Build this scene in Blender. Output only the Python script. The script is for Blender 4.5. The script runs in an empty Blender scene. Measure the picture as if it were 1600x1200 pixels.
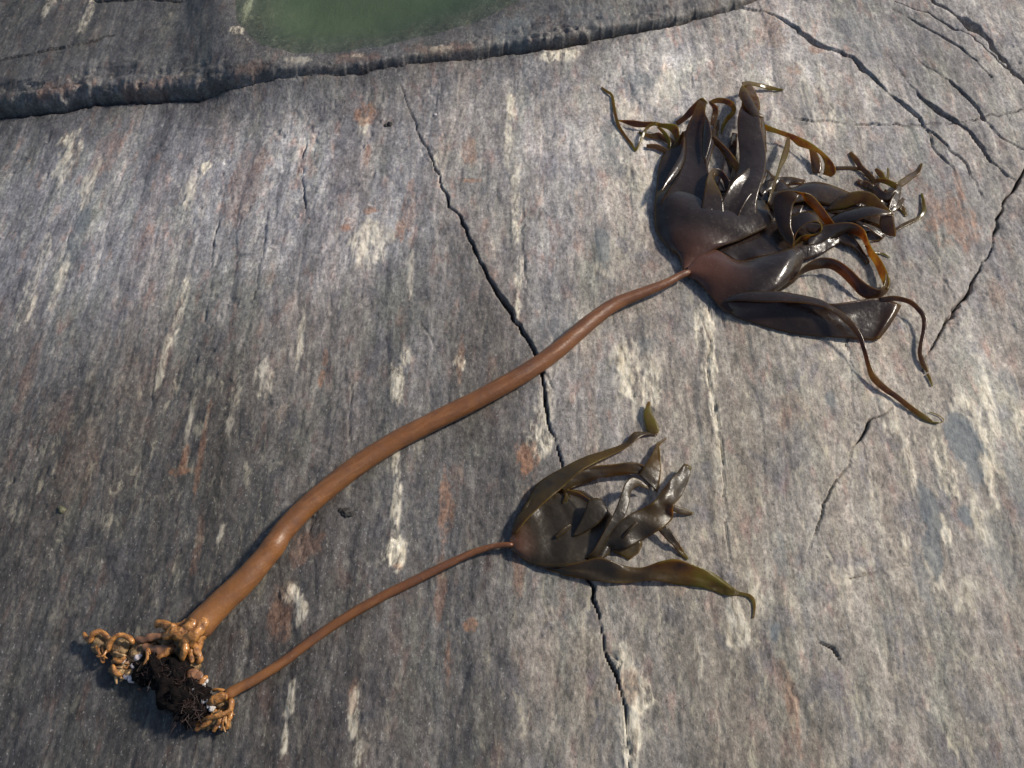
import bpy, bmesh, math, random
import numpy as np
from mathutils import Vector, noise as mnoise

random.seed(7)
C = bpy.context.scene.collection
SC = bpy.context.scene

# ------------------------------------------------------------------ camera, sky, sun
CAM_H, PITCH, HFOV = 1.30, math.radians(33.0), math.radians(54.0)
cam_d = bpy.data.cameras.new('camera')
cam = bpy.data.objects.new('camera', cam_d); C.objects.link(cam)
cam.location = (0, 0, CAM_H); cam.rotation_euler = (PITCH, 0, 0)
cam_d.sensor_width = 36.0; cam_d.lens = 18.0 / math.tan(HFOV / 2)
cam_d.clip_start = 0.02; cam_d.clip_end = 300
SC.camera = cam

SUN_AZ, SUN_EL = (0.93, 0.34), math.radians(38)
w = bpy.data.worlds.new('World'); SC.world = w; w.use_nodes = True
nt = w.node_tree
sky = nt.nodes.new('ShaderNodeTexSky'); sky.sky_type = 'NISHITA'; sky.sun_disc = False
sky.sun_elevation = SUN_EL; sky.sun_rotation = math.atan2(SUN_AZ[0], SUN_AZ[1])
sky.air_density = 1.0; sky.dust_density = 1.5
nt.links.new(sky.outputs[0], nt.nodes['Background'].inputs[0])
nt.nodes['Background'].inputs[1].default_value = 0.118
sd = bpy.data.lights.new('sun', 'SUN'); sd.energy = 4.9; sd.angle = math.radians(6.0); sd.color = (1.0, 0.92, 0.80)
sun = bpy.data.objects.new('sun', sd); C.objects.link(sun)
_s = Vector((SUN_AZ[0], SUN_AZ[1], 0)).normalized() * math.cos(SUN_EL) + Vector((0, 0, math.sin(SUN_EL)))
sun.rotation_euler = _s.to_track_quat('Z', 'Y').to_euler()
SC.view_settings.view_transform = 'Standard'; SC.view_settings.look = 'None'
SC.view_settings.exposure = 0.0; SC.view_settings.gamma = 1.0; SC.view_settings.use_curve_mapping = False

# ------------------------------------------------------------------ numeric helpers
def _hash(ix, iy, s):
    h = (ix.astype(np.int64) * 374761393 + iy.astype(np.int64) * 668265263 + s * 1442695041) & 0xFFFFFFFF
    h = ((h ^ (h >> 13)) * 1274126177) & 0xFFFFFFFF
    h = h ^ (h >> 16)
    return (h & 0xFFFF) / 65535.0 * 2 - 1
def vn(x, y, s=0):
    xi = np.floor(x); yi = np.floor(y); fx = x - xi; fy = y - yi
    ux = fx * fx * (3 - 2 * fx); uy = fy * fy * (3 - 2 * fy)
    a = _hash(xi, yi, s); b = _hash(xi + 1, yi, s); c = _hash(xi, yi + 1, s); d = _hash(xi + 1, yi + 1, s)
    return (a * (1 - ux) + b * ux) * (1 - uy) + (c * (1 - ux) + d * ux) * uy
def fbm(x, y, s=0, o=4, g=0.5):
    r = 0; a = 1; t = 0
    for k in range(o):
        r = r + a * vn(x * 2.03 ** k + 17.3 * k, y * 2.03 ** k - 9.1 * k, s + k); t += a; a *= g
    return r / t
def sst(a, b, x):
    t = np.clip((x - a) / (b - a), 0, 1); return t * t * (3 - 2 * t)

def base(x, y):
    """smooth height of the bedrock: a gentle whaleback"""
    x = np.asarray(x, float); y = np.asarray(y, float)
    rx = np.clip(x, -3, 3); ry = np.clip(y, -2, 4)
    z = -0.075 * (rx - 0.45) ** 2 - 0.02 * (ry - 1.0) ** 2
    return z + 0.008 * fbm(x * 2.2, y * 1.1, 3, 3)

TH = math.tan(HFOV / 2)
def ray(px, py):
    cx = (px - 800) / 800 * TH; cy = (600 - py) / 800 * TH
    s, c = math.sin(PITCH), math.cos(PITCH)
    return cx, cy * c + s, cy * s - c            # camera x, y, -z turned into the world
def P(px, py, h=0.0):
    """point standing h metres over the rock, at the place read off the photograph"""
    d = ray(px, py); z = h
    for _ in range(6):
        t = (z - CAM_H) / d[2]
        z = float(base(d[0] * t, d[1] * t)) + h
    t = (z - CAM_H) / d[2]
    return Vector((d[0] * t, d[1] * t, z))
def mpp(p):
    d = p.y * math.sin(PITCH) + (CAM_H - p.z) * math.cos(PITCH)
    return d * TH / 800

# ------------------------------------------------------------------ materials
def mat(name):
    m = bpy.data.materials.new(name); m.use_nodes = True
    return m, m.node_tree, m.node_tree.nodes['Principled BSDF']
class G:
    """tiny node-graph writer"""
    def __init__(s, nt): s.nt = nt
    def n(s, t, **kw):
        nd = s.nt.nodes.new(t)
        for k, v in kw.items(): setattr(nd, k, v)
        return nd
    def put(s, sock, v):
        if isinstance(v, bpy.types.NodeSocket): s.nt.links.new(v, sock)
        else: sock.default_value = v
    def math(s, op, a, b=0.0, c=0.0, clamp=False):
        nd = s.n('ShaderNodeMath', operation=op); nd.use_clamp = clamp
        s.put(nd.inputs[0], a); s.put(nd.inputs[1], b); s.put(nd.inputs[2], c); return nd.outputs[0]
    def mix(s, f, a, b, blend='MIX'):
        nd = s.n('ShaderNodeMix', data_type='RGBA', blend_type=blend)
        s.put(nd.inputs[0], f); s.put(nd.inputs[6], a if isinstance(a, bpy.types.NodeSocket) else (*a, 1)); s.put(nd.inputs[7], b if isinstance(b, bpy.types.NodeSocket) else (*b, 1))
        return nd.outputs[2]
    def attr(s, name): return s.n('ShaderNodeAttribute', attribute_name=name)
    def mapped(s, scale, loc=(0, 0, 0), rot=0.0):
        tc = s.n('ShaderNodeTexCoord'); mp = s.n('ShaderNodeMapping')
        mp.inputs['Scale'].default_value = scale; mp.inputs['Location'].default_value = loc; mp.inputs['Rotation'].default_value = (0, 0, rot)
        s.nt.links.new(tc.outputs['Object'], mp.inputs[0]); return mp.outputs[0]
    def noise(s, vec, scale, detail=4, rough=0.55, dist=0.0):
        nd = s.n('ShaderNodeTexNoise'); s.put(nd.inputs['Vector'], vec)
        nd.inputs['Scale'].default_value = scale; nd.inputs['Detail'].default_value = detail
        nd.inputs['Roughness'].default_value = rough; nd.inputs['Distortion'].default_value = dist
        return nd.outputs[0]
    def rng(s, v, a, b, c=0.0, d=1.0):
        nd = s.n('ShaderNodeMapRange'); s.put(nd.inputs[0], v)
        for i, q in enumerate((a, b, c, d)): nd.inputs[i + 1].default_value = q
        return nd.outputs[0]

def rock_material():
    m, nt, bs = mat('weathered_gneiss'); g = G(nt)
    tone = g.attr('tone').outputs['Fac']; wet = g.attr('wet').outputs['Fac']; alg = g.attr('algae').outputs['Fac']
    sep = g.n('ShaderNodeSeparateColor'); nt.links.new(g.attr('stain').outputs['Color'], sep.inputs[0])
    cream, rust, slate = sep.outputs[0], sep.outputs[1], sep.outputs[2]
    warm = g.attr('warm').outputs['Fac']
    st = g.mapped((1, 0.11, 1), rot=0.04); st2 = g.mapped((1, 0.32, 1), (3, 1, 0), rot=0.07); iso = g.mapped((1, 1, 1)); gr = g.mapped((1, 0.6, 1), (5, 2, 0))
    band = g.noise(st, 8, 5, 0.62, 0.8); fine = g.noise(st2, 34, 6, 0.70, 0.5); cloud = g.noise(iso, 3.2, 4, 0.6)
    flake = g.noise(st2, 95, 5, 0.72, 0.6); grain = g.noise(gr, 215, 4, 0.8); grain2 = g.noise(iso, 90, 4, 0.65); speck = g.noise(gr, 300, 2, 0.6)
    streak = g.noise(g.mapped((1, 0.055, 1), (2, 7, 0), rot=0.05), 30, 6, 0.66, 0.35)
    streak2 = g.noise(g.mapped((1, 0.09, 1), (6, 3, 0), rot=0.05), 75, 5, 0.62, 0.3)
    c = g.mix(warm, (0.97, 0.94, 1.00), (1.16, 1.0, 0.79))
    c = g.mix(g.rng(streak, 0.52, 0.62, 0, 0.4), c, (1.15, 0.92, 0.74))
    c = g.mix(g.rng(streak2, 0.56, 0.64, 0, 0.25), c, (1.02, 1.0, 0.84))
    c = g.mix(g.rng(band, 0.40, 0.62, 0, 0.6), c, (1.0, 0.97, 0.95))
    c = g.mix(g.rng(g.noise(st2, 6, 4, 0.6, 0.5), 0.50, 0.68, 0, 0.45), c, (1.12, 0.90, 0.76))
    c = g.mix(g.rng(g.noise(st2, 15, 4, 0.6), 0.52, 0.70, 0, 0.6), c, (1.0, 1.0, 0.82))
    c = g.mix(g.rng(g.noise(st2, 48, 3, 0.6), 0.56, 0.70, 0, 0.7), c, (1.25, 0.84, 0.70))
    v = g.math('MULTIPLY', tone, g.rng(band, 0.32, 0.68, 0.80, 1.20))
    v = g.math('MULTIPLY', v, g.rng(fine, 0.30, 0.70, 0.76, 1.24))
    v = g.math('MULTIPLY', v, g.rng(flake, 0.32, 0.68, 0.76, 1.26))
    k = g.rng(warm, 0.0, 1.0, 0.75, 0.10)
    v = g.math('MULTIPLY', v, g.math('MULTIPLY_ADD', g.rng(streak, 0.36, 0.64, -0.28, 0.30), k, 1.0))
    v = g.math('MULTIPLY', v, g.math('MULTIPLY_ADD', g.rng(streak2, 0.36, 0.64, -0.20, 0.22), k, 1.0))
    mott = g.noise(gr, 20, 6, 0.68, 0.4); mot2 = g.noise(g.mapped((1, 0.7, 1), (1, 8, 0)), 55, 5, 0.7, 0.3)
    v = g.math('MULTIPLY', v, g.rng(mott, 0.34, 0.66, 0.74, 1.28))
    v = g.math('MULTIPLY', v, g.rng(mot2, 0.34, 0.66, 0.76, 1.26))
    c = g.mix(g.rng(mot2, 0.54, 0.66, 0, 0.5), c, (1.06, 1.02, 0.84))
    c = g.mix(g.rng(mott, 0.46, 0.36, 0, 0.5), c, (0.96, 0.92, 1.02))
    v = g.math('MULTIPLY', v, g.rng(grain, 0.33, 0.67, 0.54, 1.50))
    c = g.mix(1.0, c, v, 'MULTIPLY')
    fl2 = g.noise(g.mapped((1, 0.36, 1), (9, 4, 0), rot=0.05), 70, 5, 0.7, 0.4)
    c = g.mix(g.math('MULTIPLY', warm, g.rng(fl2, 0.56, 0.68, 0, 0.65)), c, (0.42, 0.38, 0.28))
    c = g.mix(g.rng(fl2, 0.38, 0.30, 0, 0.40), c, (0.040, 0.042, 0.048))
    c = g.mix(g.rng(speck, 0.63, 0.72, 0, 0.42), c, g.mix(0.45, (0.62, 0.61, 0.58), c))
    c = g.mix(g.rng(speck, 0.36, 0.30, 0, 0.6), c, (0.030, 0.030, 0.034))
    cm = g.math('MULTIPLY', cream, g.rng(g.math('ADD', g.math('MULTIPLY', flake, 0.4), g.math('ADD', g.math('MULTIPLY', fine, 0.3), g.math('MULTIPLY', streak2, 0.3))), 0.44, 0.52, 0.08, 1.0))
    cc = g.mix(g.rng(flake, 0.35, 0.62), (0.36, 0.30, 0.20), (0.82, 0.75, 0.60))
    cc = g.mix(g.rng(grain, 0.42, 0.30, 0, 0.6), cc, (0.20, 0.16, 0.11))
    c = g.mix(g.math('MULTIPLY', cm, 0.92), c, cc)
    rm = g.math('MULTIPLY', rust, g.rng(flake, 0.36, 0.52, 0.1, 1.0))
    rc = g.mix(g.rng(grain, 0.35, 0.65), (0.13, 0.052, 0.026), (0.42, 0.215, 0.115))
    c = g.mix(g.math('MULTIPLY', rm, 0.68), c, rc)
    c = g.mix(g.math('MULTIPLY', slate, 0.85), c, g.mix(g.rng(grain, 0.3, 0.7), (0.065, 0.08, 0.09), (0.17, 0.19, 0.20)))
    c = g.mix(alg, c, g.mix(g.rng(cloud, 0.35, 0.65), (0.050, 0.066, 0.042), (0.078, 0.092, 0.058)))
    nt.links.new(c, bs.inputs['Base Color'])
    rg = g.math('SUBTRACT', g.rng(grain, 0.3, 0.7, 0.75, 1.0), g.math('MULTIPLY', wet, 0.40))
    nt.links.new(rg, bs.inputs['Roughness'])
    bs.inputs['Specular IOR Level'].default_value = 0.35
    h = g.math('ADD', g.math('MULTIPLY', grain, 0.9), g.math('MULTIPLY', fine, 0.3))
    h = g.math('ADD', h, g.math('MULTIPLY', flake, 0.7))
    b = g.n('ShaderNodeBump'); b.inputs['Strength'].default_value = 0.6; b.inputs['Distance'].default_value = 0.0022
    nt.links.new(h, b.inputs['Height']); nt.links.new(b.outputs[0], bs.inputs['Normal'])
    return m

def blade_material(name, dark, tipc, rough, coat=0.25, spec=0.5, wr=0.003):
    m, nt, bs = mat(name); g = G(nt)
    tip = g.attr('tip').outputs['Fac']; edge = g.attr('edge').outputs['Fac']; root = g.attr('root').outputs['Fac']
    iso = g.mapped((1, 1, 1))
    bl = g.noise(iso, 26, 4, 0.6); fi = g.noise(iso, 160, 3, 0.6)
    thin = g.math('MULTIPLY', tip, g.rng(bl, 0.35, 0.6, 0.45, 1.15), clamp=True)
    tf = g.math('ADD', thin, g.math('MULTIPLY', edge, 0.42), clamp=True)
    c = g.mix(g.rng(bl, 0.35, 0.65), dark, tuple(v * 1.6 for v in dark))
    c = g.mix(g.rng(tf, 0.15, 1.0), c, tipc)
    c = g.mix(root, c, (0.13, 0.052, 0.030))
    c = g.mix(g.rng(fi, 0.62, 0.75, 0, 0.25), c, (0.10, 0.08, 0.05))
    nt.links.new(c, bs.inputs['Base Color'])
    nt.links.new(g.rng(fi, 0.3, 0.7, rough - 0.05, rough + 0.10), bs.inputs['Roughness'])
    bs.inputs['Specular IOR Level'].default_value = spec
    bs.inputs['Coat Weight'].default_value = coat; bs.inputs['Coat Roughness'].default_value = 0.14
    b = g.n('ShaderNodeBump'); b.inputs['Strength'].default_value = 0.4; b.inputs['Distance'].default_value = wr
    nt.links.new(g.math('ADD', g.math('ADD', bl, g.math('MULTIPLY', g.noise(iso, 62, 3, 0.5, 0.6), 0.5)), g.math('MULTIPLY', fi, 0.10)), b.inputs['Height']); nt.links.new(b.outputs[0], bs.inputs['Normal'])
    tr = g.n('ShaderNodeBsdfTranslucent')
    nt.links.new(g.mix(g.rng(tf, 0.3, 1.0), (0.92, 0.42, 0.11), (0.66, 0.64, 0.20)), tr.inputs[0])
    mx = g.n('ShaderNodeMixShader'); nt.links.new(g.rng(tf, 0.05, 0.6, 0.06, 0.48), mx.inputs[0])
    out = nt.nodes['Material Output']
    nt.links.new(bs.outputs[0], mx.inputs[1]); nt.links.new(tr.outputs[0], mx.inputs[2]); nt.links.new(mx.outputs[0], out.inputs[0])
    return m

def simple_material(name, ca, cb, scale, rough, bump=0.4, dist=0.002, stretch=(1, 1, 1), coat=0.0, sss=0.0):
    m, nt, bs = mat(name); g = G(nt)
    iso = g.mapped(stretch); a = g.noise(iso, scale, 5, 0.6); f = g.noise(iso, scale * 6, 3, 0.6)
    c = g.mix(g.rng(a, 0.32, 0.68), ca, cb)
    c = g.mix(g.rng(f, 0.6, 0.75, 0, 0.4), c, tuple(min(1, v * 1.7) for v in cb))
    nt.links.new(c, bs.inputs['Base Color']); nt.links.new(g.rng(f, 0.3, 0.7, rough - 0.08, rough + 0.1), bs.inputs['Roughness'])
    bs.inputs['Coat Weight'].default_value = coat; bs.inputs['Coat Roughness'].default_value = 0.15
    if sss:
        bs.inputs['Subsurface Weight'].default_value = sss; bs.inputs['Subsurface Scale'].default_value = 0.004
        bs.inputs['Subsurface Radius'].default_value = (1.0, 0.4, 0.15)
    b = g.n('ShaderNodeBump'); b.inputs['Strength'].default_value = bump; b.inputs['Distance'].default_value = dist
    nt.links.new(g.math('ADD', a, g.math('MULTIPLY', f, 0.4)), b.inputs['Height']); nt.links.new(b.outputs[0], bs.inputs['Normal'])
    return m

def water_material():
    m, nt, bs = mat('pool_water'); g = G(nt)
    nt.nodes.remove(bs)
    lw_ = g.n('ShaderNodeLayerWeight'); lw_.inputs[0].default_value = 0.5
    fr = g.math('ADD', g.math('MULTIPLY', g.math('POWER', lw_.outputs['Facing'], 5.0), 0.98), 0.02)
    tr = g.n('ShaderNodeBsdfTransparent'); tr.inputs[0].default_value = (0.86, 0.93, 0.84, 1)
    gl = g.n('ShaderNodeBsdfGlossy'); gl.inputs['Roughness'].default_value = 0.06
    b = g.n('ShaderNodeBump'); b.inputs['Strength'].default_value = 0.1; b.inputs['Distance'].default_value = 0.002
    nt.links.new(g.noise(g.mapped((1, 1, 1)), 14, 2), b.inputs['Height']); nt.links.new(b.outputs[0], gl.inputs['Normal'])
    mx = g.n('ShaderNodeMixShader'); nt.links.new(fr, mx.inputs[0]); nt.links.new(tr.outputs[0], mx.inputs[1]); nt.links.new(gl.outputs[0], mx.inputs[2])
    nt.links.new(mx.outputs[0], nt.nodes['Material Output'].inputs[0])
    return m

M_ROCK = rock_material()
M_BLADE = blade_material('wet_kelp_blade', (0.016, 0.011, 0.009), (0.078, 0.056, 0.010), 0.20, 0.0, 0.40)
M_BLADE2 = blade_material('limp_kelp_blade', (0.020, 0.015, 0.009), (0.095, 0.076, 0.016), 0.33, 0.0, 0.36, 0.005)
def stalk_material():
    m, nt, bs = mat('kelp_stalk'); g = G(nt)
    tip = g.attr('tip').outputs['Fac']; iso = g.mapped((1, 1, 1)); al = g.mapped((1, 1, 1), rot=-0.62)
    mp = g.n('ShaderNodeMapping'); mp.inputs['Scale'].default_value = (0.16, 1, 1); nt.links.new(al, mp.inputs[0])
    lon = g.noise(mp.outputs[0], 130, 4, 0.65); blo = g.noise(iso, 28, 5, 0.65); fi = g.noise(iso, 260, 3, 0.6); big = g.noise(iso, 7, 3, 0.5)
    c = g.mix(tip, (0.125, 0.046, 0.017), (0.23, 0.098, 0.028))
    c = g.mix(g.rng(blo, 0.40, 0.70, 0, 0.65), c, (0.070, 0.026, 0.014))
    c = g.mix(g.rng(lon, 0.50, 0.70, 0, 0.5), c, (0.26, 0.115, 0.045))
    c = g.mix(g.rng(big, 0.52, 0.70, 0, 0.4), c, (0.085, 0.035, 0.024))
    c = g.mix(g.rng(fi, 0.66, 0.74, 0, 0.6), c, (0.34, 0.20, 0.10))
    nt.links.new(c, bs.inputs['Base Color']); nt.links.new(g.rng(blo, 0.3, 0.7, 0.26, 0.55), bs.inputs['Roughness'])
    b = g.n('ShaderNodeBump'); b.inputs['Strength'].default_value = 0.5; b.inputs['Distance'].default_value = 0.002
    nt.links.new(g.math('ADD', g.math('MULTIPLY', lon, 0.8), g.math('ADD', blo, g.math('MULTIPLY', fi, 0.3))), b.inputs['Height']); nt.links.new(b.outputs[0], bs.inputs['Normal'])
    return m
M_STIPE = stalk_material()
M_ROOT = simple_material('holdfast_root', (0.12, 0.040, 0.010), (0.50, 0.22, 0.050), 130, 0.32, 0.9, 0.003, coat=0.35)
M_ROOTP = simple_material('pale_root', (0.20, 0.10, 0.04), (0.50, 0.32, 0.15), 90, 0.4, 0.7, 0.003, coat=0.25)
M_ROOTB = simple_material('brown_root', (0.12, 0.055, 0.03), (0.24, 0.12, 0.06), 60, 0.4, 0.4, 0.002, coat=0.2)
M_CLUMP = simple_material('black_debris', (0.003, 0.0025, 0.003), (0.011, 0.007, 0.006), 120, 0.75, 1.0, 0.006)
M_CLUMP.node_tree.nodes['Principled BSDF'].inputs['Specular IOR Level'].default_value = 0.12
M_TAN = simple_material('encrusted_tissue', (0.06, 0.03, 0.015), (0.34, 0.22, 0.10), 110, 0.5, 1.0, 0.004)
M_SHELL = simple_material('pale_shell', (0.22, 0.17, 0.20), (0.66, 0.60, 0.58), 160, 0.3, 0.6, 0.001, coat=0.3)
M_CRUST = simple_material('white_crust', (0.42, 0.38, 0.36), (0.70, 0.66, 0.62), 300, 0.7, 1.0, 0.003)
M_PEBBLE = simple_material('olive_shell', (0.05, 0.05, 0.025), (0.16, 0.15, 0.08), 300, 0.5, 0.6, 0.001)
M_SCRAP = simple_material('dried_weed', (0.008, 0.007, 0.007), (0.03, 0.025, 0.022), 200, 0.6, 1.0, 0.002)

# ------------------------------------------------------------------ bedrock
def axis(a, b, fn, ext, reach):
    """dense samples from a to b, then ever longer steps out to reach on both sides"""
    core = [a]
    while core[-1] < b: core.append(core[-1] + fn(core[-1]))
    k = 1.0; s0, s1 = fn(a), fn(b)
    def out(s):
        q = 1.001
        while s * (q ** (ext + 1) - q) / (q - 1) < reach: q += 0.001
        return np.cumsum([s * q ** (i + 1) for i in range(ext)])
    return np.array(list(a - out(s0)[::-1]) + core + list(core[-1] + out(s1)))
XS = axis(-1.16, 1.16, lambda v: 0.0022, 46, 35.0)
YS = axis(0.20, 2.06, lambda v: 0.00165 + 0.0010 * max(0.0, min(1.0, (v - 0.3) / 1.6)), 46, 35.0)
X, Y = np.meshgrid(XS, YS)
X = X.ravel(); Y = Y.ravel()
CORE = sst(1.6, 1.2, np.abs(X)) * sst(0.0, 0.18, Y) * sst(2.6, 2.15, Y)

def wpts(px): return np.array([[*P(a, b)[:2]] for a, b in px])
def jitter(pts, amp, step, seed):
    """resample a line and roughen it the way rock breaks"""
    out = []
    for i in range(len(pts) - 1):
        a, b = pts[i], pts[i + 1]; L = np.linalg.norm(b - a); n = max(1, int(L / step))
        for k in range(n): out.append(a + (b - a) * k / n)
    out.append(pts[-1]); out = np.array(out)
    r = np.random.RandomState(seed)
    o = r.normal(0, amp, out.shape); o[0] = 0; o[-1] = 0
    return out + o
def linedist(pts, wid, reach):
    """distance to a line, side of it, and width interpolated along it, for the vertices near it"""
    lo = pts.min(0) - reach; hi = pts.max(0) + reach
    idx = np.where((X > lo[0]) & (X < hi[0]) & (Y > lo[1]) & (Y < hi[1]))[0]
    best = np.full(len(idx), 1e9); side = np.zeros(len(idx)); wd = np.zeros(len(idx))
    x, y = X[idx], Y[idx]
    for i in range(len(pts) - 1):
        a, b = pts[i], pts[i + 1]; d = b - a; L2 = d @ d + 1e-12
        near = np.where((x > min(a[0], b[0]) - reach) & (x < max(a[0], b[0]) + reach) & (y > min(a[1], b[1]) - reach) & (y < max(a[1], b[1]) + reach))[0]
        if not len(near): continue
        t = np.clip(((x[near] - a[0]) * d[0] + (y[near] - a[1]) * d[1]) / L2, 0, 1)
        qx = x[near] - a[0] - t * d[0]; qy = y[near] - a[1] - t * d[1]; q = np.hypot(qx, qy)
        u = q < best[near]; k = near[u]
        best[k] = q[u]; side[k] = np.sign(d[0] * qy[u] - d[1] * qx[u]); wd[k] = wid[i] * (1 - t[u]) + wid[i + 1] * t[u]
    return idx, best, side, wd

Z = base(X, Y)
wx = X + 0.012 * fbm(X * 9, Y * 4, 40, 3)
Z += CORE * (0.0045 * fbm(wx * 9, Y * 2.2, 10, 4) + 0.0016 * fbm(wx * 30, Y * 5, 20, 4, 0.6))
ridge = 1 - np.abs(fbm(wx * 26, Y * 4.5, 60, 3))
Z -= CORE * 0.0009 * sst(0.90, 1.0, ridge)
Z += CORE * (0.0006 * fbm(wx * 110, Y * 40, 70, 3, 0.6) + 0.0007 * fbm(X * 160, Y * 110, 80, 2))
plate = fbm(wx * 5 + 3, Y * 1.6, 90, 3); Z += CORE * 0.002 * sst(-0.03, 0.03, plate - 0.12)
pits = sst(0.62, 0.82, vn(X * 75, Y * 60, 95)) * sst(0.1, 0.4, fbm(X * 4, Y * 3, 96, 2)); Z -= CORE * 0.0022 * pits

# the raised ledge at the back with its tide pool
LEDGE = [(-700, 262), (-200, 205), (0, 183), (60, 179), (110, 172), (150, 161), (210, 161), (300, 158), (380, 149), (470, 138), (560, 126), (660, 103), (740, 95), (800, 82), (880, 76), (960, 56), (1040, 43), (1100, 26), (1150, 12), (1190, -6), (1250, -60), (1330, -190)]
lw = wpts(LEDGE)
lf = np.interp(X, lw[:, 0], lw[:, 1], left=lw[0, 1], right=60.0)
lf = np.where(X > lw[-1, 0], 60.0, lf) + CORE * (0.007 * fbm(X * 16, X * 0 + 2.5, 110, 5, 0.6) + 0.003 * sst(0.0, 0.1, fbm(X * 45, X * 0 + 8.5, 115, 2)))
la = np.interp(X, [P(-200, 205).x, P(100, 170).x, P(450, 140).x, P(700, 97).x, P(900, 72).x, P(1100, 26).x, P(1200, 0).x], [0.042, 0.042, 0.040, 0.036, 0.026, 0.014, 0.005])
D = Y - lf
rim = 0.034 + 0.016 * fbm(X * 10, Y * 3, 120, 3)
rise = np.clip(D / rim, 0, 1); rise = np.where(D > 0, np.sqrt(np.clip(1 - (1 - rise) ** 2, 0, 1)) * 0.75 + 0.25 * sst(0.9, 2.2, D / rim), 0)
Z += la * rise
Z += CORE * np.where(D > 0, (0.011 * fbm(X * 26, Y * 30, 130, 5, 0.6) + 0.008 * sst(-0.05, 0.05, fbm(X * 20, Y * 60, 135, 3))) * sst(0.09, 0.012, D) * sst(0.0, 0.008, D) * np.clip(la / 0.05, 0.2, 1) + 0.0035 * fbm(X * 24, Y * 16, 140, 3), 0)
Z -= CORE * 0.030 * np.exp(-((D + 0.0005) / 0.0042) ** 2) * (0.4 + 0.6 * sst(-0.4, 0.3, fbm(X * 7, Y, 150, 2)))

POOL = [(395, -190), (388, -60), (388, 72), (420, 106), (470, 108), (530, 100), (600, 88), (660, 68), (735, 42), (800, 8), (860, -60), (870, -190)]
pw = wpts(POOL + [POOL[0]])
ins = np.zeros(len(X), bool)
for (x0, y0), (x1, y1) in zip(pw[:-1], pw[1:]):
    cr = ((y0 > Y) != (y1 > Y)); xx = (x1 - x0) * (Y - y0) / (y1 - y0 + 1e-12) + x0
    ins ^= cr & (X < xx)
pd = np.full(len(X), 1.0)
idx, dd, _, _ = linedist(pw, [0] * len(pw), 0.20)
pd[idx] = dd; pd = np.where(ins, pd, -pd) + 0.010 * fbm(X * 14, Y * 12, 160, 3)
pc = P(560, 10); POOLZ = float(base(pc.x, pc.y)) + 0.042
flat = sst(-0.16, -0.01, pd)
Z = Z * (1 - flat) + flat * (POOLZ + 0.006 + 0.12 * (Z - base(X, Y) - 0.042))
Z -= 0.045 * sst(-0.06, 0.16, pd)

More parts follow.
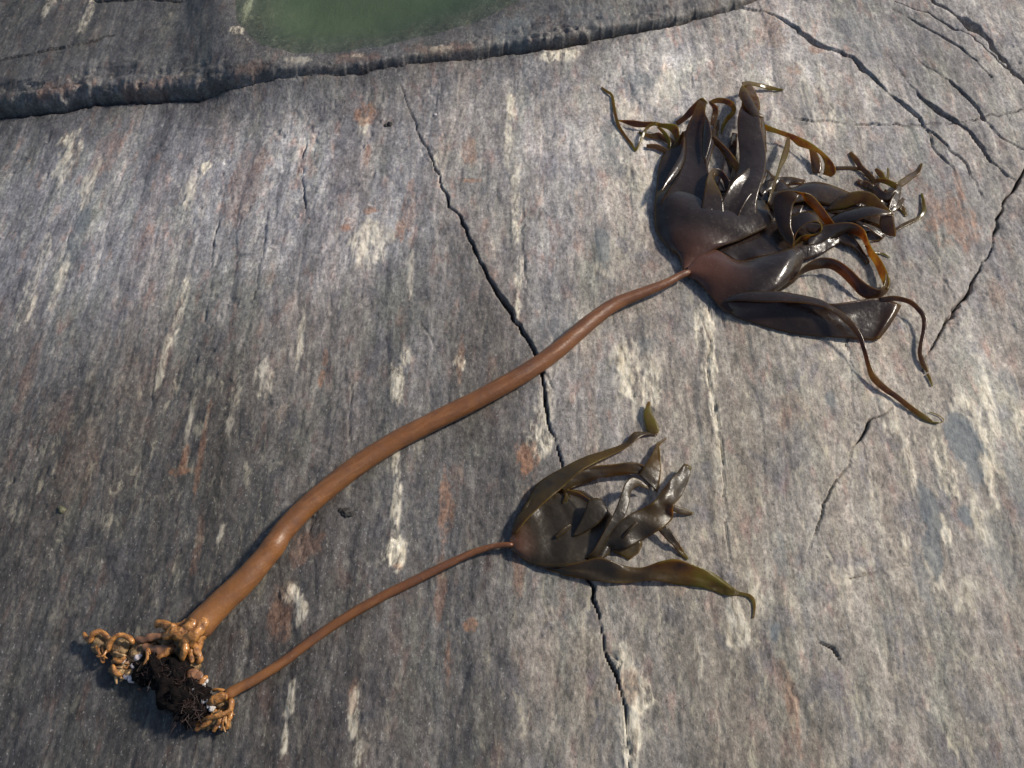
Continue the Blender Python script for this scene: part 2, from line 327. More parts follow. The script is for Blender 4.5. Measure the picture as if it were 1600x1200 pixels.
# fractures: points in the photograph, widths in millimetres, depth in millimetres, step of one side in millimetres
CR = [
 ([(628, 140), (640, 175), (652, 205), (668, 235), (680, 265), (690, 295), (705, 322), (722, 350), (735, 375), (750, 410), (770, 445), (785, 470), (800, 490), (818, 520), (835, 550), (846, 580), (851, 620), (856, 660), (870, 700), (882, 735), (897, 790), (912, 860), (920, 905), (931, 950), (941, 1000), (948, 1030), (962, 1055), (970, 1085), (976, 1110), (979, 1150), (986, 1200), (994, 1290)],
  [.8, 1, 1.3, 1.6, 2.2, 4.5, 6, 6, 6, 6.5, 7, 7, 8, 5, 4.5, 6, 5, 3.5, 3, 3, 3, 3, 4.5, 4.5, 4, 3, 3.5, 3, 2.4, 2, 1.6, 1.4], 30, 4),
 ([(482, 180), (478, 225), (470, 258), (474, 300), (481, 345)], [1, 2.2, 2.6, 2.2, 1], 9, 1),
 ([(1155, 14), (1200, 22), (1235, 40), (1260, 58), (1280, 72), (1302, 79), (1330, 92), (1347, 109), (1365, 125), (1387, 146), (1410, 165), (1430, 180), (1447, 203), (1480, 230), (1512, 265), (1535, 305)], [3, 4, 6, 11, 12, 8, 11, 8, 5, 6, 6, 5, 4, 3.5, 3, 1.5], 24, 5),
 ([(1410, -60), (1440, -18), (1462, 4), (1490, 19), (1515, 37), (1540, 55), (1562, 82), (1590, 110), (1625, 140), (1700, 230)], [12, 14, 18, 28, 30, 24, 20, 18, 16, 14], 60, -8),
 ([(1398, 0), (1450, 19), (1482, 41), (1512, 52), (1542, 77), (1570, 101), (1602, 128)], [3, 6, 11, 9, 9, 11, 11], 34, -4),
 ([(1395, 12), (1443, 40), (1500, 75), (1550, 121)], [1.5, 3, 3, 1.5], 12, 1),
 ([(1436, 152), (1452, 166), (1472, 179), (1494, 191)], [4, 15, 15, 10], 34, 2),
 ([(1468, 116), (1500, 140), (1520, 160), (1536, 187)], [3, 6, 8, 10], 24, 2),
 ([(1515, 205), (1534, 230), (1547, 252)], [4, 11, 4], 26, 1),
 ([(1240, 186), (1280, 190), (1310, 193), (1350, 195), (1400, 196), (1450, 198), (1500, 192), (1560, 180), (1640, 160)], [2, 4, 3, 3.5, 3, 3, 3.2, 3, 3], 10, 2),
 ([(1680, 180), (1605, 255), (1586, 290), (1572, 310), (1560, 342), (1551, 380), (1536, 410), (1521, 440), (1502, 468), (1482, 500), (1461, 530), (1446, 558), (1441, 582)], [4, 5, 6, 6, 4, 5, 5, 4.5, 6, 7.5, 7.5, 4, 1], 26, -5),
 ([(1396, 635), (1382, 650), (1360, 656), (1345, 681), (1331, 710), (1316, 740), (1300, 768), (1286, 790), (1276, 830), (1262, 862)], [1.5, 2.5, 3, 3, 3.4, 3.8, 3.4, 3.2, 2.4, 1], 15, 2),
 ([(1275, 918), (1320, 905), (1370, 895), (1425, 884)], [1, 2.4, 2, 1], 8, 1),
 ([(352, 290), (336, 368), (332, 410), (328, 460), (324, 490)], [1, 2, 2, 2, 1], 7, 1),
 ([(1108, 470), (1112, 520), (1105, 560), (1108, 600), (1121, 650), (1130, 720), (1138, 860), (1141, 920)], [1.5, 2.4, 2.6, 2, 2, 1.8, 2, 1], 8, 2),
 ([(1128, 488), (1137, 545), (1150, 600)], [1.5, 1.8, 1], 6, 0),
 ([(1322, 490), (1329, 560), (1332, 620), (1345, 690), (1372, 790)], [1.5, 2.2, 2, 2, 1], 8, 2),
 ([(-60, 135), (0, 122), (70, 108), (140, 92), (190, 80)], [2, 3, 3, 3, 1], 12, 4),
 ([(85, -20), (100, 0), (130, 16), (165, 26), (230, 25), (310, 32)], [3, 4, 5, 6, 5, 2], 18, 5),
 ([(1280, 1005), (1300, 1015), (1318, 1042)], [2, 4, 1], 10, 0),
 ([(655, 500), (680, 540), (700, 575)], [1, 2.2, 1], 7, 1), ([(716, 465), (714, 530), (706, 580)], [1, 2, 1], 6, 1),
 ([(820, 300), (816, 380), (822, 440), (818, 500)], [1, 1.8, 2.2, 1], 7, 1.5), ([(985, 260), (984, 300), (986, 350)], [1, 2, 1], 6, 1),
 ([(560, 560), (548, 640), (545, 700)], [1, 1.6, 1], 6, 0.5), ([(250, 480), (243, 560), (236, 640)], [1, 1.8, 1], 6, 1),
 ([(770, 920), (765, 1000), (768, 1080)], [1, 1.5, 1], 5, 1), ([(1195, 1000), (1204, 1060), (1198, 1130)], [1, 1.6, 1], 6, 1),
 ([(660, 940), (668, 1020), (664, 1100)], [1, 1.5, 1], 5, 0.5), ([(1000, 120), (1006, 160), (1003, 210)], [1, 1.8, 1], 6, 0.5),
 ([(1075, 80), (1082, 118), (1080, 150)], [1, 1.8, 1], 6, 0.5), ([(120, 290), (112, 350), (96, 410)], [1, 1.6, 1], 5, 1),
 ([(1398, 100), (1418, 128), (1436, 152)], [1.2, 2.6, 3], 9, 1), ([(1494, 191), (1505, 197), (1515, 205)], [3, 2.4, 3], 9, 1), ([(1547, 252), (1572, 272), (1592, 284)], [3, 2.4, 2], 9, 1), ([(1447, 203), (1462, 240), (1490, 262), (1500, 300)], [2, 2.4, 2, 1], 8, 1), ([(1536, 187), (1562, 215), (1605, 235)], [3, 2.6, 2], 9, 1), ([(1468, 116), (1440, 100), (1416, 70), (1395, 62)], [2.4, 2.4, 2, 1], 8, 1), ([(1280, 192), (1286, 215), (1284, 240)], [2, 2, 1], 6, 1), ([(680, 265), (662, 250), (655, 215)], [2, 1.6, 1], 6, 0.5), ([(800, 490), (770, 486), (752, 478)], [3, 2, 1], 7, 1), ([(846, 580), (862, 600), (870, 640)], [2.4, 2.2, 1], 8, 1), ([(962, 1055), (968, 1040), (952, 1020)], [2.4, 2.4, 1.5], 8, 1),
 ([(1440, 380), (1480, 450), (1500, 480)], [1, 2.2, 1], 8, 1), ([(420, 330), (410, 400), (398, 470)], [1, 1.7, 1], 6, 1),
]
for k, (px, wd, dep, step) in enumerate(CR):
    pts = wpts(px); tt = np.cumsum([0] + list(np.linalg.norm(np.diff(pts, axis=0), axis=1)))
    jp = jitter(pts, 0.0018, 0.013, 200 + k); jt = np.cumsum([0] + list(np.linalg.norm(np.diff(jp, axis=0), axis=1)))
    jw = np.interp(jt / jt[-1], tt / tt[-1], wd) * 0.001 * (1 + 0.30 * np.random.RandomState(300 + k).normal(0, 1, len(jp)).clip(-1.5, 1.5)) * np.clip(0.8 + 0.7 * fbm(jt * 16, jt * 0 + k, 310, 2), 0.25, 1.2)
    jw = np.maximum(jw, 0.0009)
    idx, d, s, ww = linedist(jp, jw, 0.06)
    ok = d < 0.06; idx, d, s, ww = idx[ok], d[ok], s[ok], ww[ok]
    env = np.clip(ww / 0.0032, 0.12, 1) ** 1.4
    Z[idx] -= dep * 0.001 * env * sst(0.55, 0.25, d / (ww * 0.72 + 0.0010))
    Z[idx] -= 0.0018 * env * np.exp(-(d / (ww * 1.2 + 0.003)) ** 2) * (0.5 + 0.5 * fbm(X[idx] * 40, Y[idx] * 40, 170 + k, 2))
    if step: Z[idx] += np.sign(step) * (s > 0) * abs(step) * 0.001 * env * np.exp(-(d / 0.018))
# far ground rolls on as the same bare rock
Z += (1 - CORE) * sst(2.5, 10, np.hypot(X, Y - 1)) * 0.5 * fbm(X * 0.12, Y * 0.12, 180, 4)

# stains and a painted stalk shadow, grain tone with painted sky sheen, wetness
tone = np.full(len(X), 0.25); wsum = np.full(len(X), 1.0) * 0.02; tsum = wsum * 0.17
for a, b, rr, v in [
  (60, 300, 150, .23), (250, 300, 150, .25), (400, 350, 120, .24), (330, 450, 90, .17), (560, 380, 120, .25), (440, 240, 90, .26), (180, 420, 110, .23), (60, 560, 110, .14), (250, 620, 150, .105), (60, 760, 160, .105), (200, 850, 160, .095), (100, 1000, 160, .085), (80, 1150, 150, .08), (350, 780, 110, .11), (400, 1060, 120, .095), (300, 1160, 120, .095), (430, 600, 90, .15), (430, 520, 70, .20),  # raised upper-left values paint in sky sheen, partly dried-salt whitening
  (620, 500, 110, .15), (680, 420, 90, .15), (560, 640, 100, .16), (520, 850, 110, .11), (640, 800, 120, .14), (750, 760, 100, .13), (600, 1000, 120, .115), (700, 1120, 120, .12), (560, 1150, 100, .11), (780, 950, 90, .14), (850, 1020, 100, .24), (900, 1130, 100, .21), (1050, 1080, 110, .155), (1120, 1000, 100, .17), (1010, 960, 80, .19),
  (880, 230, 130, .30), (850, 360, 110, .25), (740, 300, 80, .20), (730, 180, 80, .24), (900, 420, 80, .20), (760, 520, 80, .15), (960, 560, 90, .24), (920, 640, 70, .22), (1180, 620, 130, .20), (1240, 740, 110, .20), (1150, 800, 100, .22), (1350, 600, 110, .25), (1440, 700, 110, .22), (1550, 620, 90, .25), (1350, 850, 120, .23), (1550, 850, 120, .20), (1250, 950, 100, .22), (1400, 1050, 140, .20), (1550, 1120, 120, .19), (1230, 1130, 100, .18), (1060, 700, 80, .22),
  (1050, 110, 110, .32), (900, 110, 90, .24), (780, 130, 80, .20), (1200, 100, 90, .28), (1320, 160, 100, .27), (1380, 90, 90, .21), (1470, 120, 90, .20), (1560, 60, 80, .22), (1560, 220, 90, .22), (1480, 340, 90, .19), (1400, 260, 80, .23), (1560, 420, 90, .23), (600, 170, 90, .19), (560, 250, 90, .22),
  (300, 80, 200, .10), (80, 60, 160, .095), (600, 90, 120, .11), (800, 30, 120, .12), (950, 10, 100, .14), (1050, 10, 80, .16), (100, 140, 80, .09)]:
    p = P(a, b); q = P(a + rr, b); r2 = (q.x - p.x) ** 2
    g_ = np.exp(-((X - p.x) ** 2 + 0.6 * (Y - p.y) ** 2) / r2 * 1.3); wsum += g_; tsum += g_ * v
tone = tsum / wsum
tone = 0.146 * (tone / 0.18) ** 1.6
tone = np.clip(tone, 0.045, 0.30)
tone *= 1 + 0.22 * fbm(wx * 7, Y * 1.2, 190, 3) * CORE
tone = np.where(D > 0, np.minimum(tone * 1.05, 0.095), tone)

def blots(lst, seed, soft=0.3):
    r = np.zeros(len(X)); nz = fbm(X * 70, Y * 30, seed, 4, 0.75); nz2 = fbm(X * 16, Y * 8, seed + 5, 3)
    for a, b, rx, ry, v in lst:
        p = P(a, b); q = P(a + rx, b); t = P(a, b - ry)
        ex, ey = q.x - p.x, max(1e-4, t.y - p.y)
        lean = (a - 800) / 800 * 0.0
        idx = np.where((np.abs(X - p.x) < ex * 2.4) & (np.abs(Y - p.y) < ey * 2.4))[0]
        e = np.hypot((X[idx] - p.x) / ex, (Y[idx] - p.y) / ey) + 0.9 * nz[idx] + 0.5 * nz2[idx]
        r[idx] = np.maximum(r[idx], v * sst(1 + soft * 0.5, 1 - soft, e))
    return r
cream = blots([(619, 864, 17, 24, 1), (621, 770, 7, 55, .7), (618, 720, 6, 40, .6), (620, 592, 15, 40, .7), (632, 560, 10, 20, .6), (718, 568, 9, 12, .9), (842, 690, 17, 26, .75), (850, 640, 12, 40, .5), (985, 590, 22, 34, .85), (1015, 590, 16, 40, .75), (1000, 560, 40, 30, .45), (1105, 545, 13, 66, .8), (1117, 640, 9, 60, .7), (1122, 700, 9, 30, .6),
 (1475, 730, 18, 60, .75), (1530, 700, 14, 90, .75), (1545, 640, 14, 60, .6), (1505, 640, 30, 24, .5), (1470, 820, 14, 60, .8), (1530, 820, 12, 70, .55), (1420, 720, 8, 50, .6), (1415, 850, 12, 26, .55), (1595, 660, 12, 50, .7), (1460, 890, 18, 40, .6), (1510, 930, 26, 40, .4), (1390, 640, 14, 40, .55), (990, 1085, 18, 30, .85), (985, 1150, 14, 46, .7), (975, 1030, 10, 26, .6), (1150, 975, 16, 46, .6), (1178, 930, 12, 40, .45),
 (450, 932, 15, 20, .85), (470, 960, 9, 26, .6), (446, 1150, 7, 34, .6), (455, 1090, 5, 30, .55), (552, 1120, 8, 40, .6), (560, 1180, 10, 30, .6), (575, 385, 26, 30, .6), (600, 370, 22, 18, .5), (1290, 160, 12, 50, .5), (1262, 150, 10, 46, .45), (112, 225, 18, 24, .7), (98, 260, 12, 24, .5), (320, 260, 9, 9, .9), (298, 300, 10, 30, .5), (140, 290, 12, 40, .5), (62, 410, 9, 40, .5), (95, 440, 11, 36, .55), (38, 490, 12, 26, .6), (280, 490, 7, 40, .7), (256, 560, 5, 40, .5), (470, 520, 5, 50, .5), (640, 440, 5, 40, .4), (565, 200, 9, 20, .6),
 (798, 170, 6, 18, .8), (795, 225, 7, 30, .5), (806, 300, 8, 40, .5), (805, 370, 7, 26, .7), (810, 430, 9, 30, .85), (808, 480, 6, 24, .6), (680, 250, 8, 16, .7), (870, 90, 24, 8, .8), (950, 400, 30, 40, .25), (1000, 300, 20, 60, .3), (980, 170, 26, 18, .45), (1040, 130, 24, 30, .35), (90, 25, 7, 26, .55), (160, 15, 16, 14, .7), (145, 55, 8, 20, .4), (380, 90, 12, 6, .7), (120, 5, 8, 14, .4), (400, 40, 4, 30, .3),
 (365, 640, 6, 40, .3), (300, 650, 5, 40, .35), (410, 590, 10, 28, .45), (345, 840, 5, 30, .45), (420, 600, 6, 20, .4), (905, 960, 8, 40, .4), (1090, 1030, 6, 26, .35), (1030, 760, 10, 60, .3), (1320, 900, 30, 14, .3), (1370, 790, 10, 60, .3), (1000, 640, 14, 26, .4), (470, 124, 16, 5, .3), (560, 110, 14, 5, .35), (690, 92, 14, 6, .4)], 400)
rust = blots([(570, 182, 18, 16, .9), (576, 245, 8, 20, .7), (543, 357, 11, 6, 1), (582, 330, 14, 5, .9), (625, 362, 8, 14, .9), (640, 320, 10, 34, .55), (735, 235, 11, 26, .6), (735, 283, 14, 4, .8), (502, 590, 6, 18, 1), (508, 560, 5, 22, .6), (827, 720, 15, 32, .9), (832, 775, 14, 30, .6), (697, 800, 13, 60, .75), (690, 900, 8, 60, .45), (735, 975, 10, 9, 1), (280, 738, 15, 7, .85), (290, 715, 6, 22, .7), (318, 700, 4, 80, .5), (310, 850, 8, 60, .35), (1490, 345, 40, 46, .65), (1450, 320, 16, 40, .6), (1275, 78, 14, 8, .7), (1240, 110, 12, 6, .5), (1232, 220, 10, 7, .8), (1205, 40, 16, 30, .4),
 (1240, 1120, 8, 60, .6), (1225, 1060, 7, 30, .4), (984, 1080, 18, 26, .55), (700, 1020, 6, 40, .5), (100, 640, 24, 40, .18), (40, 600, 10, 60, .25), (130, 720, 30, 60, .15), (380, 300, 24, 60, .4), (410, 250, 10, 20, .5), (170, 230, 20, 40, .4), (235, 330, 18, 80, .2), (620, 885, 8, 6, .7), (440, 960, 20, 40, .5), (480, 860, 24, 30, .4), (550, 1090, 8, 30, .5), (1560, 460, 12, 26, .4), (1500, 300, 10, 30, .5), (1360, 320, 40, 40, .25), (1240, 640, 26, 30, .25), (1060, 900, 12, 30, .3), (810, 900, 10, 40, .5), (880, 930, 6, 20, .3), (220, 600, 60, 60, .12), (850, 840, 30, 12, .3), (240, 152, 40, 8, .35), (100, 160, 40, 9, .4), (400, 138, 30, 7, .3), (560, 112, 30, 7, .3), (700, 90, 50, 8, .35), (1215, 225, 8, 5, .6), (720, 560, 5, 30, .5)], 430)
slate = blots([(1500, 690, 27, 44, 1), (1520, 730, 14, 26, .9), (1505, 806, 10, 16, 1), (1450, 790, 14, 44, .9), (1456, 860, 12, 34, .85), (1440, 900, 10, 40, .5), (1298, 626, 9, 12, .75), (1000, 128, 34, 16, .7), (953, 228, 16, 30, .7), (942, 380, 14, 34, .8), (1208, 990, 12, 18, .9), (1580, 600, 10, 24, .6), (1220, 880, 10, 40, .5), (1570, 880, 24, 60, .4), (1585, 740, 12, 60, .5), (960, 260, 12, 20, .5), (1010, 540, 16, 20, .5), (130, 345, 12, 18, .8), (120, 395, 16, 20, .5), (880, 520, 40, 24, .45), (1340, 60, 50, 30, .3), (1260, 160, 14, 40, .35), (430, 770, 22, 40, .0), (800, 60, 30, 20, .5), (920, 40, 60, 20, .35)], 460, 0.35)  # blue-grey spots; the one along the thick stalk's upper side paints its bluish shadow
pale = blots([(440, 765, 18, 34, .75), (425, 715, 14, 24, .6), (415, 580, 12, 40, .5), (350, 615, 14, 14, .6), (490, 230, 60, 40, .4), (580, 395, 36, 30, .6), (660, 530, 30, 40, .45), (640, 590, 16, 40, .6), (1350, 500, 60, 40, .3), (850, 990, 40, 80, .35), (1050, 90, 60, 40, .4), (440, 380, 24, 60, .3), (900, 250, 60, 60, .25)], 490, 0.8)
tone = tone * (1 + 0.75 * pale)
Z += CORE * cream * 0.0022 * (0.6 + fbm(X * 130, Y * 110, 520, 3))
near_pool = sst(-0.10, 0.0, pd)
tone *= 1 - 0.25 * near_pool
wet = 0.35 + 0.35 * fbm(X * 3, Y * 1.2, 500, 3)
for a, b, rr, v in [(150, 330, 260, .75), (400, 300, 200, .7), (80, 560, 160, .5), (300, 80, 260, .8), (750, 40, 200, .8), (200, 1000, 260, .45)]:
    p = P(a, b); q = P(a + rr, b); wet += v * np.exp(-((X - p.x) ** 2 + (Y - p.y) ** 2) / (q.x - p.x) ** 2)
wet = np.clip(np.where(D > 0, wet + 0.2, wet), 0, 1)
algae = sst(-0.02, 0.13, pd)
warm = 0.30 + 0.30 * fbm(wx * 4, Y * 1.0, 530, 3)
for a, b, rr, v in [(1400, 700, 420, .75), (1300, 1050, 350, .6), (900, 1050, 200, .4), (1050, 200, 260, .35), (130, 330, 260, -.4), (450, 300, 200, -.25), (100, 1050, 200, -.15), (200, 700, 220, .4), (620, 620, 200, .1)]:  # negative upper-left spots paint the cool tint of reflected sky
    p = P(a, b); q = P(a + rr, b); warm = warm + v * np.exp(-((X - p.x) ** 2 + (Y - p.y) ** 2) / (q.x - p.x) ** 2)
warm = np.clip(warm, 0, 1)

nx, ny = len(XS), len(YS)
gi = np.arange(nx * ny).reshape(ny, nx)
quads = np.stack([gi[:-1, :-1], gi[:-1, 1:], gi[1:, 1:], gi[1:, :-1]], -1).reshape(-1, 4)
fcx = X[quads].mean(1); fcy = Y[quads].mean(1); fD = D[quads].mean(1)
c4 = wpts(CR[3][0]); o = np.argsort(c4[:, 0])
fy4 = np.interp(fcx, c4[o, 0], c4[o, 1], left=99, right=c4[o[-1], 1])
region = np.where(fD > 0, 1, np.where((fcy > fy4) & (fcx > c4[:, 0].min()), 2, 0))
def rock_piece(name, sel):
    q = quads[sel]; u, inv = np.unique(q, return_inverse=True); inv = inv.reshape(-1, 4)
    me = bpy.data.meshes.new(name)
    me.vertices.add(len(u)); me.vertices.foreach_set('co', np.stack([X[u], Y[u], Z[u]], 1).astype(np.float32).ravel())
    me.loops.add(len(q) * 4); me.loops.foreach_set('vertex_index', inv.astype(np.int32).ravel())
    me.polygons.add(len(q)); me.polygons.foreach_set('loop_start', np.arange(0, len(q) * 4, 4, dtype=np.int32))
    me.polygons.foreach_set('use_smooth', np.ones(len(q), bool))
    for nm, arr in (('tone', tone), ('wet', wet), ('algae', algae), ('warm', warm)):
        at = me.attributes.new(nm, 'FLOAT', 'POINT'); at.data.foreach_set('value', arr[u].astype(np.float32))
    at = me.attributes.new('stain', 'FLOAT_COLOR', 'POINT')
    at.data.foreach_set('color', np.stack([cream[u], rust[u], slate[u], np.ones(len(u))], 1).astype(np.float32).ravel())
    me.update(); me.validate()
    me.materials.append(M_ROCK)
    ob = bpy.data.objects.new(name, me); C.objects.link(ob); ob['kind'] = 'structure'; return ob
rock_piece('rock_slab', region == 0)['label'] = 'broad sloping slab of streaked grey rock under the seaweed'
rock_piece('rock_ledge', region == 1)['label'] = 'darker raised rock ledge beyond the long crack'
rock_piece('rock_slab', region == 2)['label'] = 'corner of rock behind the widest crack'

def rockz(x, y):
    Zg = Z.reshape(ny, nx)
    i = np.clip(np.searchsorted(XS, x) - 1, 0, nx - 2); j = np.clip(np.searchsorted(YS, y) - 1, 0, ny - 2)
    u = (x - XS[i]) / (XS[i + 1] - XS[i]); v = (y - YS[j]) / (YS[j + 1] - YS[j])
    return (Zg[j, i] * (1 - u) + Zg[j, i + 1] * u) * (1 - v) + (Zg[j + 1, i] * (1 - u) + Zg[j + 1, i + 1] * u) * v
def mesh_obj(name, verts, faces, material, parent=None, smooth=True, attrs=None):
    me = bpy.data.meshes.new(name); me.from_pydata([tuple(v) for v in verts], [], faces)
    if smooth: me.polygons.foreach_set('use_smooth', [True] * len(me.polygons))
    for k, v in (attrs or {}).items():
        at = me.attributes.new(k, 'FLOAT', 'POINT'); at.data.foreach_set('value', v)
    me.materials.append(material); me.update()
    ob = bpy.data.objects.new(name, me); C.objects.link(ob)
    if parent: ob.parent = parent; ob.matrix_parent_inverse = parent_inv(parent)
    return ob
def parent_inv(p):
    from mathutils import Matrix
    return Matrix.Translation(-p.location)
def thing(name, label, cat, loc, group=None):
    o = bpy.data.objects.new(name, None); C.objects.link(o); o.location = loc; o.empty_display_size = 0.05
    o['label'] = label; o['category'] = cat
    if group: o['group'] = group
    return o
def tag(o, label, cat, group=None):
    o['label'] = label; o['category'] = cat
    if group: o['group'] = group
    return o

# tide pool water: a sheet with a rippled shore that meets the rock
cxy = pw[:-1].mean(0); ring = []
for i in range(len(pw) - 1):
    for k in range(6):
        a = pw[i] * (1 - k / 6) + pw[i + 1] * k / 6; ring.append(a + (a - cxy) / np.linalg.norm(a - cxy) * 0.012)
vs = [(cxy[0], cxy[1], POOLZ)] + [(a[0], a[1], POOLZ) for a in ring]
pool = mesh_obj('tide_pool', vs, [(0, 1 + i, 1 + (i + 1) % len(ring)) for i in range(len(ring))], water_material())
pool['kind'] = 'structure'; pool['label'] = 'murky green rock pool on the ledge'

# ------------------------------------------------------------------ kelp builders
def cat(pts, n):
    """smooth curve through the points (lists of equal-length tuples), n samples"""
    A = np.array(pts, float); m = len(A)
    if m == 2: return np.array([A[0] + (A[1] - A[0]) * t for t in np.linspace(0, 1, n)])
    E = np.vstack([2 * A[0] - A[1], A, 2 * A[-1] - A[-2]]); out = []
    seg = np.linalg.norm(np.diff(A[:, :3], axis=0), axis=1) + 1e-5; cum = np.concatenate([[0], np.cumsum(seg)])
    for s in np.linspace(0, cum[-1], n):
        i = min(m - 2, max(0, int(np.searchsorted(cum, s, 'right') - 1))); t = (s - cum[i]) / seg[i]
        p0, p1, p2, p3 = E[i], E[i + 1], E[i + 2], E[i + 3]
        out.append(0.5 * (2 * p1 + (p2 - p0) * t + (2 * p0 - 5 * p1 + 4 * p2 - p3) * t * t + (3 * p1 - p0 - 3 * p2 + p3) * t ** 3))
    return np.array(out)
_rs = [0]
def sheet(name, rows, parent, material, n=40, m=8, bulge=0.0, tip=(0, 0), root=(0, 0), ruffle=0.0, thick=0.0010, tips=None):
    """a strip or lamina through rows of (px, py, height cm); columns run across it"""
    _rs[0] += 1; sd = _rs[0] * 3.7
    cols = len(rows[0]); W = []
    R = [[P(a, b, max(h * 0.76, 0.25) * 0.01) for a, b, h in r] for r in rows]
    tv = np.interp(np.linspace(0, 1, n), np.linspace(0, 1, len(tips)) if tips else [0, 1], tips or tip)
    rv = np.linspace(root[0], root[1], n)
    cs = [cat([tuple(R[i][j]) for i in range(len(rows))], n) for j in range(cols)]
    V = []; at = []; ae = []; ar = []
    for i in range(n):
        line = cat([tuple(cs[j][i]) for j in range(cols)], m)
        wdt = np.linalg.norm(line[-1] - line[0])
        up = np.array([0, 0, 1.0])
        if bulge:
            k0, k1 = max(0, i - 1), min(n - 1, i + 1)
            al = (cs[0][k1] + cs[-1][k1] - cs[0][k0] - cs[-1][k0]); ac = line[-1] - line[0]
            nn = np.cross(al, ac); L = np.linalg.norm(nn)
            if L > 1e-9: up = nn / L; up = up if up[2] >= 0 else -up
        for j in range(m):
            t = j / (m - 1); e = abs(2 * t - 1)
            p = line[j] + up * bulge * wdt * (1 - (2 * t - 1) ** 2)
            if ruffle:
                f = mnoise.noise(Vector((i / n * 7 + sd, t * 1.6, sd)))
                p = p + np.array([0, 0, 1]) * ruffle * f * (0.3 + 0.7 * e)
            V.append(p); at.append(float(tv[i])); ae.append(float(max(0, (e - 0.80) / 0.20))); ar.append(float(rv[i]))
    V = np.array(V); V[:, 2] = np.maximum(V[:, 2], rockz(V[:, 0], V[:, 1]) + 0.0020)
    F = [(i * m + j, i * m + j + 1, (i + 1) * m + j + 1, (i + 1) * m + j) for i in range(n - 1) for j in range(m - 1)]
    ob = mesh_obj(name, V, F, material, parent, attrs={'tip': at, 'edge': ae, 'root': ar})
    sm = ob.modifiers.new('thickness', 'SOLIDIFY'); sm.thickness = thick; sm.offset = 0
    return ob
def strip(name, pairs, parent, material, **kw):
    """pairs of (edge A px, py, h, edge B px, py, h)"""
    return sheet(name, [[(a, b, h), (c, d, k)] for a, b, h, c, d, k in pairs], parent, material, **kw)
def strand(name, pts, parent, material, **kw):
    """narrow ribbon from a centre line of (px, py, h cm, width px, tilt 0 flat .. 1 on edge)"""
    pr = []
    for i, (a, b, h, wd, tl) in enumerate(pts):
        p0, p1 = pts[max(0, i - 1)], pts[min(len(pts) - 1, i + 1)]
        dx, dy = p1[0] - p0[0], p1[1] - p0[1]; L = math.hypot(dx, dy) or 1
        ox, oy = -dy / L * wd / 2, dx / L * wd / 2; q = wd * 0.11 * tl
        pr.append((a + ox, b + oy, h + (q if oy < 0 else 0), a - ox, b - oy, h + (0 if oy < 0 else q)))
    return strip(name, pr, parent, material, **kw)
def tube(name, pts, parent, material, n=60, sides=14, rough=0.06, lift=0.0, sink=0.0, tips=(0, 0), gnarl=0.0):
    """tapering round stalk from (px, py, width px, extra height cm)"""
    _rs[0] += 1; sd = _rs[0] * 5.1; Q = []
    for a, b, wd, h in pts:
        p = P(a, b, 0.01); r = wd / 2 * mpp(p); p = P(a, b, r * (1 - sink) + h * 0.01 + lift); Q.append((p.x, p.y, p.z, r))
    A = cat(Q, n); V = []; F = []
    dv = np.gradient(A[:, :3], axis=0)
    for i in range(n):
        d = dv[i] / (np.linalg.norm(dv[i]) + 1e-9); s = np.cross(d, (0, 0, 1.0)); s /= np.linalg.norm(s) + 1e-9; u = np.cross(s, d)
        r = A[i, 3]
        if i == 0 or i == n - 1: r *= 0.45
        elif i == 1 or i == n - 2: r *= 0.86
        for k in range(sides):
            th = 2 * math.pi * k / sides
            f = 1 + rough * mnoise.noise(Vector((i * 0.35 + sd, math.cos(th) * 1.1, math.sin(th) * 1.1)))
            q = A[i, :3] + (s * math.cos(th) + u * math.sin(th)) * r * f
            if gnarl: q = q + np.array(mnoise.noise_vector(Vector(q) * 105)) * r * gnarl
            V.append(q)
    for i in range(n - 1):
        for k in range(sides):
            F.append((i * sides + k, i * sides + (k + 1) % sides, (i + 1) * sides + (k + 1) % sides, (i + 1) * sides + k))
    F.append(tuple(range(sides))[::-1]); F.append(tuple((n - 1) * sides + k for k in range(sides)))
    return mesh_obj(name, V, F, material, parent, attrs={'tip': [float(tips[0] + (tips[1] - tips[0]) * (i / (n - 1)) ** .6) for i in range(n) for _ in range(sides)]})
def lumps(name, balls, parent, material, sub=3, amp=0.35, freq=90):
    """rough knobbly mass grown from overlapping balls (px, py, height cm, radius px, flatten)"""
    bm = bmesh.new()
    for a, b, h, rp, fl in balls:
        p = P(a, b, h * 0.01); r = rp * mpp(p)
        g_ = bmesh.ops.create_icosphere(bm, subdivisions=sub, radius=1.0)
        for v in g_['verts']:
            d = v.co.normalized(); q = p + d * r
            k = 1 + amp * mnoise.noise(q * freq) + amp * 0.6 * mnoise.noise(q * freq * 2.7)
            v.co = p + Vector((d.x * r * k, d.y * r * k, d.z * r * k * fl))
    me = bpy.data.meshes.new(name); bm.to_mesh(me); bm.free()
    me.polygons.foreach_set('use_smooth', [True] * len(me.polygons)); me.materials.append(material)
    ob = bpy.data.objects.new(name, me); C.objects.link(ob)
    if parent: ob.parent = parent; ob.matrix_parent_inverse = parent_inv(parent)
    return ob

